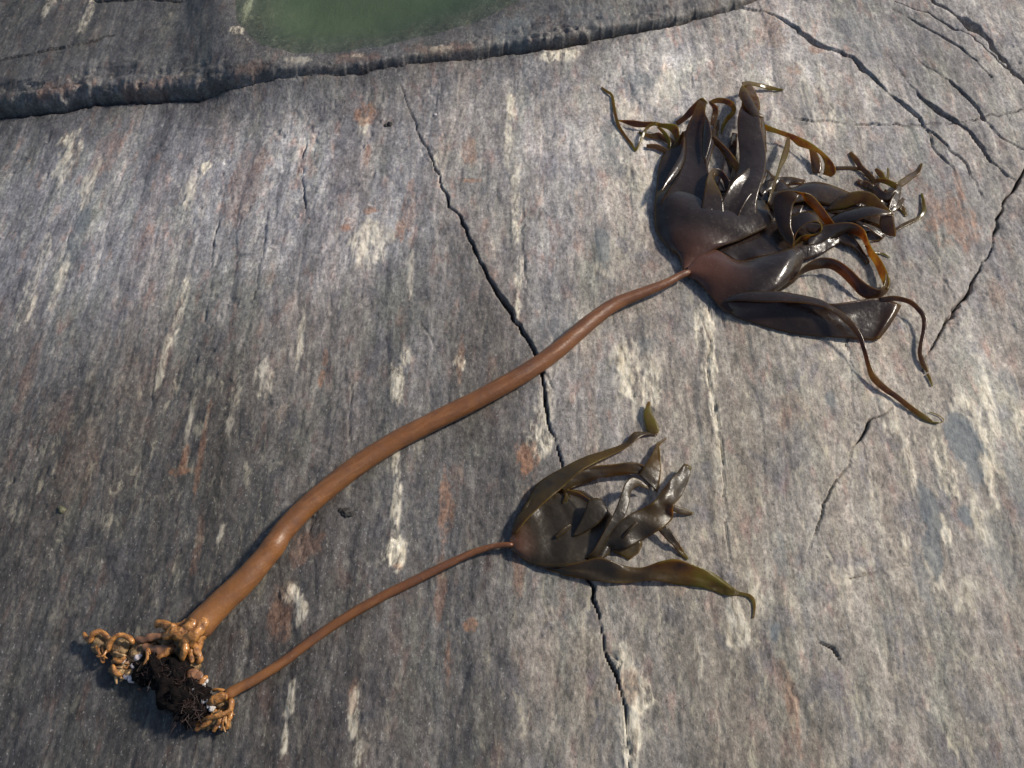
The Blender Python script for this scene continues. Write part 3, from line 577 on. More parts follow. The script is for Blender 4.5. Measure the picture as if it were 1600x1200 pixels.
# ------------------------------------------------------------------ the large kelp
GRP = 'kelp plants lying on the rock'
kelp = thing('kelp', 'large kelp with long thick brown stalk and glossy dark blade split into curling ribbons', 'kelp', P(300, 985), GRP)
tube('stalk', [(300, 992, 36, .5), (309, 981, 45, .2), (325, 963, 43, .1), (350, 938, 41, 0), (382, 907, 39, 0), (412, 873, 36, 0), (420, 863, 36, 0), (427, 854, 37, 0), (433, 845, 35.2, 0), (442, 831, 34, 0), (480, 791, 33, 0), (545, 737, 32.5, 0), (610, 694, 31, 0), (680, 657, 30, 0), (750, 622, 29, 0), (820, 583, 28, 0), (870, 548, 27, 0), (920, 505, 25, .1), (960, 476, 21.5, .3), (1000, 459, 17.5, .6), (1040, 443, 14, .9), (1060, 432, 12, 1.0), (1078, 424, 12, 1.1)], kelp, M_STIPE, n=170, sides=22, rough=0.03, tips=(1, 0))
# lamina: an upper lobe that cups towards the viewer and a brown lower lobe
B = M_BLADE
blade = sheet('blade', [
  [(1068, 424, 1.3), (1069, 421, 1.5), (1072, 419, 1.5), (1075, 417, 1.5), (1078, 418, 1.4)],
  [(1060, 400, 1.2), (1067, 402, 1.9), (1078, 404, 2.1), (1090, 404, 2.0), (1098, 405, 1.6)],
  [(1040, 384, 1.0), (1058, 386, 2.3), (1080, 390, 2.9), (1102, 392, 2.6), (1122, 388, 2.0)],
  [(1025, 360, 0.9), (1052, 360, 2.9), (1086, 366, 3.6), (1124, 372, 3.1), (1165, 371, 2.4)],
  [(1022, 332, 1.0), (1052, 330, 3.4), (1092, 338, 4.2), (1142, 350, 3.6), (1206, 349, 2.6)],
  [(1023, 314, 1.2), (1052, 314, 3.5), (1094, 322, 4.1), (1146, 334, 3.8), (1204, 334, 2.9)],
  [(1025, 300, 1.0), (1052, 298, 2.6), (1094, 304, 2.8), (1146, 316, 2.8), (1200, 322, 2.2)],
  [(1026, 290, .8), (1052, 286, 1.2), (1094, 292, 1.2), (1146, 302, 1.2), (1198, 312, 1.2)]],
  kelp, B, n=60, m=40, root=(0.55, -0.6), ruffle=0.004)
lower = sheet('blade', [
  [(1073, 419, 1.5), (1073, 422, 1.6), (1074, 425, 1.6), (1074, 428, 1.4), (1073, 431, 1.2)],
  [(1090, 400, 2.0), (1092, 412, 2.4), (1094, 424, 2.5), (1094, 434, 2.0), (1092, 442, 1.2)],
  [(1116, 390, 2.1), (1118, 408, 3.2), (1120, 428, 3.3), (1120, 448, 2.5), (1116, 469, 1.2)],
  [(1152, 407, 2.4), (1152, 420, 3.7), (1154, 438, 3.9), (1152, 462, 2.8), (1140, 488, 1.0)],
  [(1190, 400, 3.0), (1190, 416, 4.1), (1190, 434, 4.3), (1182, 452, 3.8), (1172, 462, 3.4)],
  [(1222, 392, 3.6), (1224, 408, 4.4), (1220, 426, 4.3), (1212, 444, 3.8), (1196, 458, 3.4)],
  [(1236, 388, 3.2), (1240, 402, 3.6), (1236, 424, 3.2), (1226, 442, 2.6), (1208, 457, 2.4)],
  [(1256, 374, 1.6), (1258, 392, 1.8), (1252, 416, 1.5), (1240, 436, 1.3), (1222, 449, 1.2)]],
  kelp, B, n=60, m=34, root=(0.85, -0.75), ruffle=0.002)
def fs(pairs, parent=blade, **kw): return strip('ribbon', pairs, parent, B, **kw)
def fr(pts, parent=blade, **kw): return strand('ribbon', pts, parent, B, **kw)
# dark folded layers lying underneath
fs([(1110, 386, 1.0, 1150, 408, .8), (1150, 366, 1.2, 1190, 402, .8), (1210, 345, 1.4, 1235, 392, .8), (1262, 330, 1.5, 1275, 384, .8), (1310, 330, 1.2, 1330, 372, .6), (1360, 340, .8, 1362, 362, .5)], n=40, m=14, ruffle=0.006, tip=(0, .1))
fs([(1180, 262, 1.4, 1150, 300, 2.0), (1205, 270, 1.2, 1185, 318, 1.6), (1235, 292, 1.0, 1215, 330, 1.4), (1262, 305, .8, 1250, 338, 1.0)], n=30, m=10, ruffle=0.006)
fs([(1025, 312, 1.2, 1062, 310, 2.4), (1027, 275, .8, 1072, 280, 2.0), (1033, 248, .6, 1072, 248, 1.6), (1044, 232, .5, 1070, 222, 1.2), (1058, 218, .5, 1066, 210, .8)], n=30, m=10, tip=(0, .35))
# first digit, climbing to a crest and falling over
fs([(1032, 350, .6, 1112, 356, 2.4), (1032, 330, 1.5, 1113, 338, 3.7), (1034, 311, 2.9, 1112, 317, 4.3), (1056, 280, 3.4, 1110, 285, 4.0), (1066, 258, 3.0, 1105, 256, 3.6), (1071, 236, 2.8, 1104, 238, 3.4), (1070, 212, 3.0, 1112, 212, 4.2), (1075, 194, 3.6, 1108, 192, 4.6), (1084, 176, 4.0, 1102, 176, 4.8), (1090, 160, 4.2, 1104, 162, 4.8), (1096, 153, 3.8, 1106, 160, 4.2)], n=60, m=16, bulge=-0.06, tips=[0, 0, 0, 0, 0, 0, .05, .1, .3, .6, .8])
fs([(1106, 160, 4.6, 1101, 166, 4.4), (1096, 153, 4.3, 1094, 164, 3.6), (1080, 166, 3.2, 1084, 178, 2.6), (1066, 182, 2.0, 1066, 192, 1.6), (1055, 190, 1.0, 1058, 196, .7)], n=30, m=8, tips=[.9, .6, .3, .3, .5])
fs([(1033, 300, 4.0, 1036, 297, 3.4), (1044, 274, 4.4, 1056, 276, 3.4), (1056, 254, 4.2, 1068, 254, 3.3), (1064, 238, 3.6, 1071, 240, 3.0), (1068, 222, 3.2, 1071, 220, 2.8), (1068, 206, 2.6, 1072, 204, 2.4)], n=36, m=8, bulge=.12, tips=[.3, .05, 0, .1, .4, .7])
fs([(1102, 178, 5.2, 1100, 182, 4.7), (1108, 190, 5.4, 1099, 196, 4.4), (1112, 212, 5.2, 1098, 214, 4.2), (1108, 232, 4.6, 1098, 232, 3.9), (1102, 250, 4.2, 1099, 248, 3.9)], n=30, m=8, bulge=.1, tips=[.5, .1, 0, 0, .2])
fr([(1110, 160, 4.4, 5, .3), (1118, 170, 3.6, 9, .8), (1116, 184, 2.8, 9, .6), (1113, 196, 1.8, 6, .4)], tip=(.5, .3), n=22, m=6)
# thin torn ends reaching left
fs([(965, 187, .8, 966, 189, .5), (990, 188, 1.6, 990, 198, .8), (1006, 190, 1.8, 1008, 199, .9), (1022, 190, 2.0, 1020, 196, 1.2), (1040, 194, 2.2, 1036, 200, 1.4)], n=30, m=6, tips=[.8, .3, .2, .5, .6])
fr([(940, 137, .3, 2, 0), (947, 142, .5, 3.5, 0), (956, 149, .5, 4, .3), (959, 165, .5, 5, .3), (962, 181, .7, 5, .3), (967, 197, .5, 5, .3), (976, 211, .4, 4, .2), (986, 224, .4, 4, .2), (993, 234, .4, 5, .3), (1000, 224, .7, 4, .6), (1006, 208, 1.2, 5, .6), (1014, 197, 1.6, 5, .5), (1026, 192, 1.9, 5, .3)], tips=[.5, .7, .9, .9, .8, .7, .8, .8, .9, .8, .6, .7], n=80, m=5)
fs([(1030, 193, 2.2, 1028, 197, 1.9), (1046, 193, 2.6, 1044, 203, 1.6), (1058, 196, 2.8, 1052, 212, 1.6), (1062, 208, 2.4, 1056, 222, 1.2), (1064, 216, 1.6, 1060, 224, .9)], n=30, m=6, tips=[.7, .8, .7, .8, .7])
fr([(1028, 198, 1.6, 4, .5), (1038, 208, 1.3, 6, .7), (1045, 220, .9, 6, .6), (1047, 234, .5, 5, .4), (1056, 226, .9, 7, .6), (1064, 215, 1.6, 7, .7), (1069, 206, 2.2, 5, .5)], tips=[.7, .8, .9, .8, .6, .5, .4], n=50, m=6)
fr([(1010, 228, .4, 5, .1), (1026, 229, .5, 7, .2), (1042, 236, .5, 7, .2), (1056, 240, .6, 5, .2)], tip=(.5, .4), n=24, m=5)
# arch between the two tall digits
fr([(1108, 161, 4.2, 5, .3), (1120, 157, 4.2, 8, .8), (1133, 158, 4.0, 9, 1), (1144, 164, 3.6, 9, 1), (1146, 175, 3.0, 7, .9), (1137, 185, 2.4, 7, .7), (1130, 197, 1.8, 5, .6), (1127, 210, 1.2, 2, .3)], tips=[.8, .6, .6, .7, .9, .8, .9, 1], n=46, m=6)
fr([(1112, 216, 1.2, 10, .5), (1124, 226, 1.5, 10, .6), (1136, 240, 2.0, 12, .7), (1148, 256, 2.5, 12, .7), (1156, 270, 3.0, 8, .5)], tips=[.2, .3, .3, .5, .8], n=30, m=6)
# rolled lobe with the dark hollow
fs([(1088, 358, 2.2, 1136, 362, 2.0), (1094, 334, 3.8, 1132, 336, 3.6), (1099, 308, 4.9, 1130, 315, 4.5), (1104, 282, 5.4, 1126, 302, 4.8), (1109, 268, 5.4, 1116, 280, 4.4), (1116, 263, 4.8, 1122, 274, 3.2), (1128, 266, 4.0, 1130, 284, 2.4), (1140, 282, 3.4, 1134, 300, 2.0)], n=44, m=14, tips=[0, 0, .05, .5, .5, .2, .1])
fs([(1112, 356, 2.2, 1152, 362, 1.8), (1122, 330, 3.8, 1154, 340, 3.5), (1134, 302, 5.1, 1164, 318, 4.5), (1146, 282, 5.6, 1174, 304, 4.7), (1160, 270, 5.4, 1186, 296, 4.4), (1170, 262, 4.6, 1196, 276, 4.0)], n=36, m=14, bulge=-0.08, tips=[0, 0, 0, .1, .2])
# broad tall digit in the middle
fs([(1132, 360, 1.6, 1178, 366, 1.0), (1136, 336, 3.3, 1182, 342, 2.6), (1140, 312, 4.2, 1182, 318, 4.0), (1146, 286, 4.2, 1188, 292, 4.8), (1154, 262, 3.8, 1195, 270, 4.6), (1155, 240, 3.8, 1197, 240, 4.4), (1153, 212, 4.4, 1193, 214, 4.6), (1152, 192, 5.0, 1189, 194, 5.2), (1154, 178, 5.4, 1187, 180, 5.4), (1158, 166, 5.0, 1186, 168, 4.8)], n=60, m=18, bulge=.05, tips=[0, 0, 0, 0, 0, 0, .1, .3])
fs([(1158, 170, 4.6, 1188, 172, 4.4), (1160, 150, 4.4, 1186, 156, 4.2), (1162, 138, 3.8, 1180, 142, 3.6), (1164, 130, 3.0, 1172, 130, 2.8)], n=26, m=10, ruffle=.004, tips=[.2, .4, .4, .8])
fs([(1154, 150, 5.0, 1160, 133, 4.6), (1160, 160, 5.8, 1168, 142, 5.6), (1168, 172, 6.0, 1178, 160, 6.0), (1176, 182, 5.6, 1186, 176, 5.8), (1186, 184, 5.2, 1194, 184, 5.2)], n=30, m=8, bulge=.1, tips=[.6, .6, .25, .3, .7])
fr([(1160, 132, 4.0, 8, .5), (1170, 130, 3.2, 6, .4), (1186, 133, 1.6, 6, .5), (1202, 137, .7, 6, .3), (1224, 141, .3, 2, .1)], tips=[.6, .7, .8, .8, .9], n=30, m=5)
fs([(1187, 176, 4.6, 1192, 182, 4.0), (1190, 196, 3.8, 1196, 200, 3.0), (1192, 216, 3.2, 1197, 220, 2.4), (1194, 240, 2.8, 1198, 238, 2.0)], n=24, m=6, tips=[.6, .2, .2, .3])
# olive ribbon trailing right, with its hanging tail
fs([(1190, 190, 3.6, 1188, 196, 2.6), (1198, 195, 3.4, 1197, 204, 2.2), (1216, 202, 3.0, 1214, 209, 2.0), (1234, 208, 2.9, 1234, 217, 1.8), (1247, 213, 3.0, 1247, 228, 1.6), (1262, 220, 3.2, 1262, 233, 2.0), (1278, 231, 3.4, 1278, 239, 2.6), (1293, 244, 3.4, 1287, 252, 2.4), (1304, 258, 2.8, 1288, 262, 1.6), (1306, 270, 1.8, 1286, 272, .8), (1298, 277, .9, 1285, 271, .5)], n=70, m=8, tips=[.7, .7, .8, .8, .7, .8, .8, .75, .7, .7, .6])
fs([(1264, 232, 1.8, 1276, 238, 1.8), (1266, 246, 1.4, 1282, 250, 1.4), (1268, 260, .9, 1284, 262, .9), (1270, 270, .5, 1281, 271, .5)], n=20, m=6, tips=[.6, .4, .3, .4])
fr([(1232, 212, 2.4, 3, .2), (1230, 228, 2.6, 8, .6), (1225, 246, 3.0, 9, .6), (1218, 263, 3.3, 5, .8), (1212, 282, 3.4, 4, 1), (1206, 300, 3.4, 4, 1), (1201, 318, 3.0, 3, 1)], tips=[.8, .7, .8, .9, .9, .8, .6], n=46, m=5)
fr([(1306, 262, .5, 4, .1), (1325, 262, .4, 4, .1), (1344, 264, .6, 5, .3), (1358, 270, .8, 6, .4)], tip=(.3, .5), n=20, m=5)
fr([(1328, 238, .4, 5, .3), (1338, 250, .6, 9, .4), (1346, 262, .8, 8, .5), (1360, 275, 1.0, 8, .5), (1368, 284, 1.0, 6, .4)], tips=[.5, .4, .4, .5, .6], n=30, m=5)
# grey-green layer and the olive strap folded over it
fs([(1200, 300, 1.6, 1200, 322, 2.0), (1236, 294, 1.6, 1236, 318, 2.0), (1264, 285, 1.6, 1262, 314, 2.0), (1288, 286, 1.6, 1284, 318, 1.8), (1326, 300, 1.6, 1310, 326, 1.4), (1350, 312, 1.4, 1340, 334, 1.0)], n=46, m=12, bulge=.10, tips=[.1, .1, .05, .2, .4, .4])
fs([(1316, 304, 2.4, 1290, 330, 1.4), (1338, 299, 3.6, 1318, 326, 1.8), (1354, 299, 4.2, 1342, 318, 2.6), (1367, 305, 4.4, 1360, 322, 3.4), (1379, 317, 4.4, 1376, 328, 3.8), (1395, 333, 4.0, 1394, 335, 3.6)], n=40, m=10, bulge=.08, tips=[.3, .7, .75, .7, .6, .8])
fs([(1395, 332, 4.2, 1396, 336, 3.8), (1376, 326, 4.4, 1378, 336, 4.6), (1358, 322, 3.8, 1357, 339, 4.4), (1336, 325, 2.8, 1338, 346, 3.6), (1312, 332, 1.6, 1320, 350, 2.4), (1296, 342, 1.0, 1304, 354, 1.4)], n=40, m=10, bulge=.08, tips=[.7, .2, .1, .05, 0, 0])
fs([(1376, 338, 3.6, 1396, 336, 3.6), (1374, 350, 2.4, 1398, 350, 2.6), (1378, 362, 1.2, 1400, 366, 1.0), (1388, 368, .5, 1398, 371, .4)], n=24, m=8, tips=[.3, .35, .4, .6])
# large amber loop
fs([(1306, 352, 2.0, 1292, 354, 1.0), (1296, 338, 3.4, 1284, 344, 2.0), (1282, 319, 5.0, 1271, 328, 3.4), (1267, 304, 6.6, 1258, 314, 5.0), (1250, 300, 7.4, 1252, 303, 6.6), (1230, 298, 7.2, 1246, 310, 6.8), (1212, 304, 6.2, 1240, 320, 6.0), (1207, 322, 5.0, 1237, 336, 5.2), (1212, 346, 3.8, 1236, 354, 4.4), (1221, 370, 2.6, 1240, 368, 3.8), (1237, 389, 2.0, 1241, 384, 2.8)], n=90, m=10, bulge=.04, tips=[.25, .3, .4, .4, .4, .25, .2, .15, .2, .3, .5])
fs([(1220, 366, 3.0, 1238, 389, 2.4), (1230, 348, 3.8, 1245, 364, 4.2), (1244, 336, 4.4, 1258, 351, 5.0), (1260, 330, 4.8, 1272, 346, 5.2), (1275, 336, 4.6, 1281, 348, 5.0), (1284, 348, 4.0, 1284, 354, 4.4), (1284, 362, 2.8, 1282, 362, 4.0), (1270, 374, 1.8, 1272, 366, 3.4), (1250, 378, 1.2, 1254, 368, 2.8), (1238, 390, .9, 1240, 380, 2.0)], n=80, m=10, tips=[.3, .2, .05, .05, .3, .6, .6, .6, .5, .3])
# wide ring: back, right flank, amber front band
fs([(1262, 374, 2.6, 1262, 402, 1.6), (1284, 354, 3.4, 1276, 386, 1.6), (1304, 349, 4.0, 1300, 374, 1.4), (1322, 347, 4.2, 1326, 366, 1.4), (1338, 350, 4.0, 1342, 370, 1.2), (1351, 360, 3.6, 1350, 380, 1.0), (1357, 376, 3.0, 1354, 390, .8), (1364, 390, 2.6, 1357, 398, .7), (1376, 405, 2.6, 1366, 412, .7), (1385, 422, 2.8, 1374, 430, .8), (1390, 440, 2.4, 1380, 446, 1.0), (1387, 453, 2.0, 1374, 453, 1.2)], n=90, m=10, bulge=.05, tips=[0, .1, .1, .1, .2, .3, .6, .6, .6, .6, .7, .5])
fs([(1391, 438, 1.6, 1383, 426, 3.0), (1387, 455, 1.0, 1382, 442, 2.8), (1373, 466, .8, 1374, 452, 2.6), (1358, 468, .7, 1360, 447, 2.6), (1343, 461, .7, 1345, 436, 2.8), (1330, 447, .8, 1330, 421, 3.2), (1313, 430, 1.0, 1310, 407, 3.6), (1296, 420, 1.4, 1288, 402, 3.8), (1273, 421, 1.6, 1270, 407, 3.6), (1254, 428, 1.4, 1253, 419, 3.0), (1238, 443, 1.0, 1240, 436, 2.2), (1210, 458, .6, 1212, 448, 1.8)], n=100, m=10, bulge=.05, tips=[.5, .4, .3, .25, .25, .25, .25, .25, .3, .3, .3, .3])
fs([(1346, 352, 3.4, 1350, 348, 3.0), (1356, 356, 2.8, 1362, 352, 2.2), (1366, 364, 1.8, 1376, 358, 1.2), (1378, 374, .9, 1386, 366, .6), (1352, 378, .7, 1376, 376, .6)], n=30, m=6, tips=[.2, .1, .2, .3, .4])
fr([(1352, 384, 1.4, 3, .2), (1364, 394, 1.0, 3, .2), (1378, 396, .6, 2, .1), (1390, 403, .4, 1.5, 0)], tip=(.6, .9), n=20, m=4)
# long lowest lobe: rolled brown rim, glossy belly, pleated end
sheet('ribbon', [
  [(1122, 456, .6), (1120, 462, .6), (1116, 466, .5), (1112, 466, .4)],
  [(1162, 458, 3.2), (1156, 474, 2.9), (1152, 486, 1.6), (1150, 495, .5)],
  [(1190, 456, 4.0), (1194, 474, 3.2), (1196, 492, 1.6), (1197, 511, .5)],
  [(1216, 456, 4.2), (1226, 474, 3.0), (1232, 498, 1.7), (1237, 521, .5)],
  [(1252, 462, 4.2), (1260, 480, 2.8), (1272, 502, 2.0), (1281, 526, .5)],
  [(1294, 474, 3.8), (1304, 490, 2.4), (1312, 508, 1.6), (1320, 528, .5)],
  [(1336, 470, 3.2), (1344, 488, 1.8), (1346, 510, 1.2), (1348, 530, .5)],
  [(1376, 465, 2.6), (1378, 486, 1.6), (1374, 508, 1.0), (1364, 532, .5)],
  [(1402, 474, 1.8), (1394, 490, 1.9), (1382, 508, 1.7), (1368, 530, 1.0)],
  [(1408, 478, 1.0), (1399, 494, 1.0), (1388, 512, .8), (1374, 530, .4)]], blade, B, n=90, m=22, root=(0.3, -0.4), tips=[0, 0, 0, 0, 0, 0, 0, 0, .1, .4])
fs([(1132, 462, 1.2, 1128, 472, 1.4), (1160, 457, 3.4, 1154, 470, 3.4), (1190, 455, 4.2, 1196, 472, 4.6), (1216, 455, 4.4, 1226, 472, 4.8), (1252, 461, 4.5, 1258, 474, 4.8), (1281, 468, 4.5, 1284, 479, 4.6), (1298, 477, 4.4, 1298, 486, 4.4), (1319, 490, 4.2, 1314, 498, 4.0), (1336, 506, 3.8, 1328, 512, 3.4), (1347, 524, 3.2, 1340, 528, 2.8), (1352, 540, 2.6, 1346, 544, 2.2), (1357, 556, 2.2, 1350, 558, 1.6), (1362, 572, 1.6, 1354, 574, 1.2), (1372, 590, 1.0, 1361, 594, .7), (1390, 607, .8, 1381, 612, .5), (1404, 617, .8, 1398, 623, .5), (1428, 636, .7, 1422, 642, .4), (1448, 650, .5, 1444, 656, .4), (1460, 660, .4, 1458, 662, .3)], n=110, m=8, bulge=.06, tips=[.05, .05, .05, .05, .1, .15, .2, .25, .3, .3, .2, .2, .3, .5, .6, .3, .4, .7, .9])
fr([(1456, 660, .3, 3, 0), (1466, 661, .3, 1.6, 0), (1475, 657, .3, 1.2, 0), (1468, 650, .3, 1, 0), (1452, 644, .3, 1, 0)], tip=(.9, 1), n=24, m=3)
fs([(1374, 465, 2.8, 1376, 472, 2.2), (1395, 462, 3.2, 1396, 470, 2.4), (1414, 465, 3.2, 1414, 473, 2.4), (1428, 471, 3.0, 1424, 478, 2.4), (1441, 484, 2.6, 1434, 488, 2.2), (1448, 496, 2.2, 1440, 498, 2.0), (1447, 516, 1.6, 1440, 516, 1.4), (1443, 536, 1.2, 1436, 536, 1.0), (1442, 553, 1.0, 1434, 554, .8), (1448, 566, .7, 1439, 570, .6), (1451, 580, .5, 1448, 582, .4)], n=80, m=7, bulge=.08, tips=[.2, .3, .4, .4, .2, .2, .2, .2, .4, .7, .8])
fr([(1449, 584, .4, 4, .1), (1453, 592, .4, 4, .1), (1457, 603, .3, 2, 0)], tip=(.7, .9), n=12, m=4)
# darker ribbons lying deeper in the tangle
for pts, tp in [
  ([(1240, 300, .8, 16, .2), (1280, 318, 1.0, 20, .3), (1320, 324, 1.2, 22, .3), (1356, 338, 1.0, 18, .3), (1386, 352, .7, 12, .2)], [0, 0, .1, .2, .4]),
  ([(1250, 352, 1.0, 16, .3), (1290, 362, 1.2, 18, .4), (1326, 376, 1.0, 14, .3), (1344, 392, .7, 10, .2), (1356, 412, .5, 7, .2)], [0, 0, .1, .3, .5]),
  ([(1216, 404, 1.4, 20, .2), (1252, 396, 1.6, 20, .4), (1284, 386, 1.4, 18, .4), (1312, 372, 1.2, 12, .3)], [0, 0, 0, .1]),
  ([(1330, 306, 1.0, 16, .3), (1352, 316, 1.2, 18, .4), (1380, 318, 1.0, 14, .3), (1398, 308, .8, 8, .2)], [.1, .2, .3, .5]),
  ([(1092, 296, 1.6, 18, .2), (1096, 262, 1.8, 20, .3), (1106, 232, 1.6, 16, .3), (1118, 206, 1.0, 10, .2), (1122, 188, .5, 5, .1)], [0, 0, .1, .3, .5]),
  ([(1128, 300, 1.6, 20, .2), (1136, 268, 1.6, 18, .3), (1144, 236, 1.4, 14, .3), (1148, 208, .9, 8, .2)], [0, 0, .1, .3]),
  ([(1186, 300, 1.4, 16, .3), (1206, 288, 1.2, 16, .3), (1232, 282, .8, 12, .2), (1258, 284, .5, 7, .1)], [0, .1, .2, .4]),
  ([(1060, 236, .6, 12, .2), (1046, 220, .7, 10, .3), (1030, 212, .6, 9, .2), (1014, 212, .4, 6, .1), (998, 206, .3, 3, 0)], [.2, .3, .4, .5, .7]),
  ([(1380, 300, .6, 9, .3), (1396, 312, .7, 11, .3), (1410, 326, .5, 8, .2), (1416, 338, .3, 4, .1)], [.3, .4, .5, .7]),
  ([(1340, 282, .5, 8, .3), (1356, 290, .7, 10, .4), (1374, 296, .8, 9, .3)], [.4, .4, .4])]:
    fr(pts, tips=tp, n=34, m=7, ruffle=.004)
# tuft at the far right
fr([(1362, 288, .8, 6, .5), (1372, 282, 1.4, 7, .7), (1386, 284, 1.8, 9, .8), (1400, 290, 1.8, 10, .7), (1412, 284, 1.4, 11, .5), (1424, 275, .9, 9, .3), (1434, 269, .5, 7, .2), (1440, 257, .3, 3, .1)], tips=[.7, .8, .8, .7, .6, .4, .5, .7], n=50, m=6)
fr([(1368, 264, .8, 5, .4), (1376, 272, 1.2, 10, .6), (1384, 282, 1.6, 9, .7), (1388, 272, 1.8, 4, .8), (1387, 262, 2.0, 2, .8)], tips=[.7, .8, .8, .8, .9], n=36, m=5)
fr([(1366, 292, 1.0, 12, .4), (1376, 304, 1.4, 14, .5), (1390, 306, 1.6, 14, .5), (1402, 300, 1.8, 10, .6), (1406, 290, 1.8, 6, .6)], tips=[.4, .2, .2, .3, .5], n=36, m=7)
fr([(1404, 290, 1.8, 7, .7), (1402, 304, 1.6, 10, .7), (1396, 318, 1.5, 12, .6), (1390, 328, 1.4, 12, .4), (1404, 320, 1.0, 9, .3), (1412, 310, .6, 5, .2)], tips=[.4, .2, .1, .3, .5, .6], n=46, m=7)
fr([(1440, 302, .4, 3, .2), (1443, 316, .5, 5, .4), (1444, 330, .5, 6, .4), (1436, 340, .5, 5, .3), (1422, 347, .5, 6, .2), (1408, 354, .5, 6, .2), (1397, 362, .6, 4, .1)], tips=[.9, .9, .9, .8, .5, .4, .4], n=50, m=5)
fr([(1352, 272, .6, 5, .3), (1362, 280, .7, 9, .3), (1360, 292, .8, 9, .4), (1370, 298, .8, 8, .4)], tips=[.5, .4, .4, .3], n=24, m=5)

# holdfast of the large kelp
hold = lumps('holdfast', [(262, 1004, 1.0, 16, .8), (240, 1012, .9, 14, .8), (218, 1018, .9, 16, .8), (190, 1016, .9, 16, .8), (158, 1006, .8, 14, .8), (188, 1042, .8, 16, .7), (210, 1048, .8, 13, .7), (286, 1010, 1.2, 16, .8), (300, 1040, .9, 14, .7)], kelp, M_TAN, 3, .45, 110)
def root(pts, parent, m=M_ROOT, n=26): return tube('root', [(a, b, q * .88, h) for a, b, q, h in pts], parent, m, n=n, sides=10, rough=.15, gnarl=.5)
for pts in [
  [(276, 984, 17, 2.2), (262, 978, 15, 2.2), (252, 974, 13, 2.0), (242, 976, 14, 1.7)],
  [(296, 992, 24, 2.4), (278, 987, 22, 3.0), (266, 990, 18, 3.1), (258, 994, 16, 2.7)],
  [(292, 998, 20, 2.4), (289, 1012, 15, 2.8), (286, 1024, 12, 2.6), (283, 1031, 10, 2.2)],
  [(300, 1000, 17, 1.6), (306, 1016, 13, 1.8), (313, 1027, 11, 1.6), (309, 1038, 9, 1.2)],
  [(293, 1004, 15, 1.8), (298, 1022, 11, 1.9), (300, 1036, 9, 1.5)],
  [(210, 1006, 10, 1.8), (196, 994, 10, 2.2), (181, 995, 10, 2.3), (171, 1006, 9, 2.0), (168, 1020, 9, 1.4)],
  [(172, 1000, 9, 1.4), (161, 988, 10, 1.8), (147, 990, 10, 1.8), (141, 1002, 8, 1.4), (134, 996, 9, 1.1), (131, 988, 7, .9)],
  [(232, 1012, 12, 2.0), (231, 1028, 10, 2.0), (223, 1043, 10, 1.6), (214, 1060, 8, 1.0)],
  [(270, 1012, 14, 1.6), (256, 1024, 12, 1.8), (240, 1030, 10, 1.6), (232, 1036, 9, 1.2)],
  [(176, 1038, 8, 1.5), (180, 1050, 8, 1.5), (190, 1056, 7, 1.2)], [(150, 1010, 9, 1.0), (158, 1024, 8, 1.2), (162, 1036, 7, .9)], [(196, 1026, 9, 1.8), (186, 1034, 8, 1.9), (178, 1030, 7, 1.7)]]:
    root(pts, hold)
for k in range(34):                                  # finer tangled rootlets through the mass
    a, b = random.choice([(160, 1004), (176, 1020), (192, 1038), (205, 1050), (214, 1030), (232, 1020), (250, 1010), (270, 1006), (288, 1016), (300, 1028), (222, 1042), (196, 1012)])
    a += random.gauss(0, 8); b += random.gauss(0, 8); t = random.uniform(0, 6.3); h = random.uniform(.9, 1.9); pts = []
    wd = random.uniform(4, 7.5)
    for q in range(5):
        pts.append((a, b, wd * (1 - .10 * q), h)); a += math.cos(t) * 5.5; b += math.sin(t) * 5.5; t += random.gauss(0, .7); h += random.uniform(-.35, .25); h = max(.3, h)
    root(pts, hold, random.choice([M_ROOT, M_ROOTP, M_ROOTP, M_ROOTB]), 14)
for pts in [[(322, 970, 22, 2.0), (310, 984, 20, 3.0), (302, 998, 15, 3.0), (297, 1012, 10, 2.2)], [(312, 966, 24, 1.8), (298, 980, 24, 2.7), (284, 988, 18, 2.7), (270, 998, 12, 2.2)], [(322, 980, 18, .8), (314, 996, 17, 1.4), (310, 1010, 13, 1.4), (308, 1024, 9, 1.0)], [(306, 966, 20, 1.2), (290, 976, 18, 1.8), (274, 979, 14, 1.8), (262, 979, 11, 1.4)], [(316, 976, 22, 2.2), (304, 990, 20, 3.0), (290, 1000, 16, 2.9), (282, 1012, 11, 2.3)]]:
    root(pts, hold)
root([(262, 990, 12, 1.3), (246, 994, 13, 1.6), (230, 998, 13, 1.6), (212, 1001, 12, 1.4)], hold, M_ROOTB)
root([(276, 1010, 17, 1.2), (258, 1016, 17, 1.5), (240, 1015, 15, 1.5), (222, 1010, 14, 1.4)], hold, M_ROOTB)
clump = lumps('dark_debris', [(234, 1046, 1.2, 22, .8), (254, 1048, 1.5, 25, .8), (266, 1070, 1.5, 27, .75), (286, 1092, 1.4, 27, .75), (302, 1084, 1.3, 22, .75), (296, 1112, 1.2, 22, .7), (316, 1104, 1.2, 20, .7), (278, 1050, 1.5, 22, .8), (262, 1092, .8, 16, .6)], hold, M_CLUMP, 4, .5, 85)
fb = []; ff = []
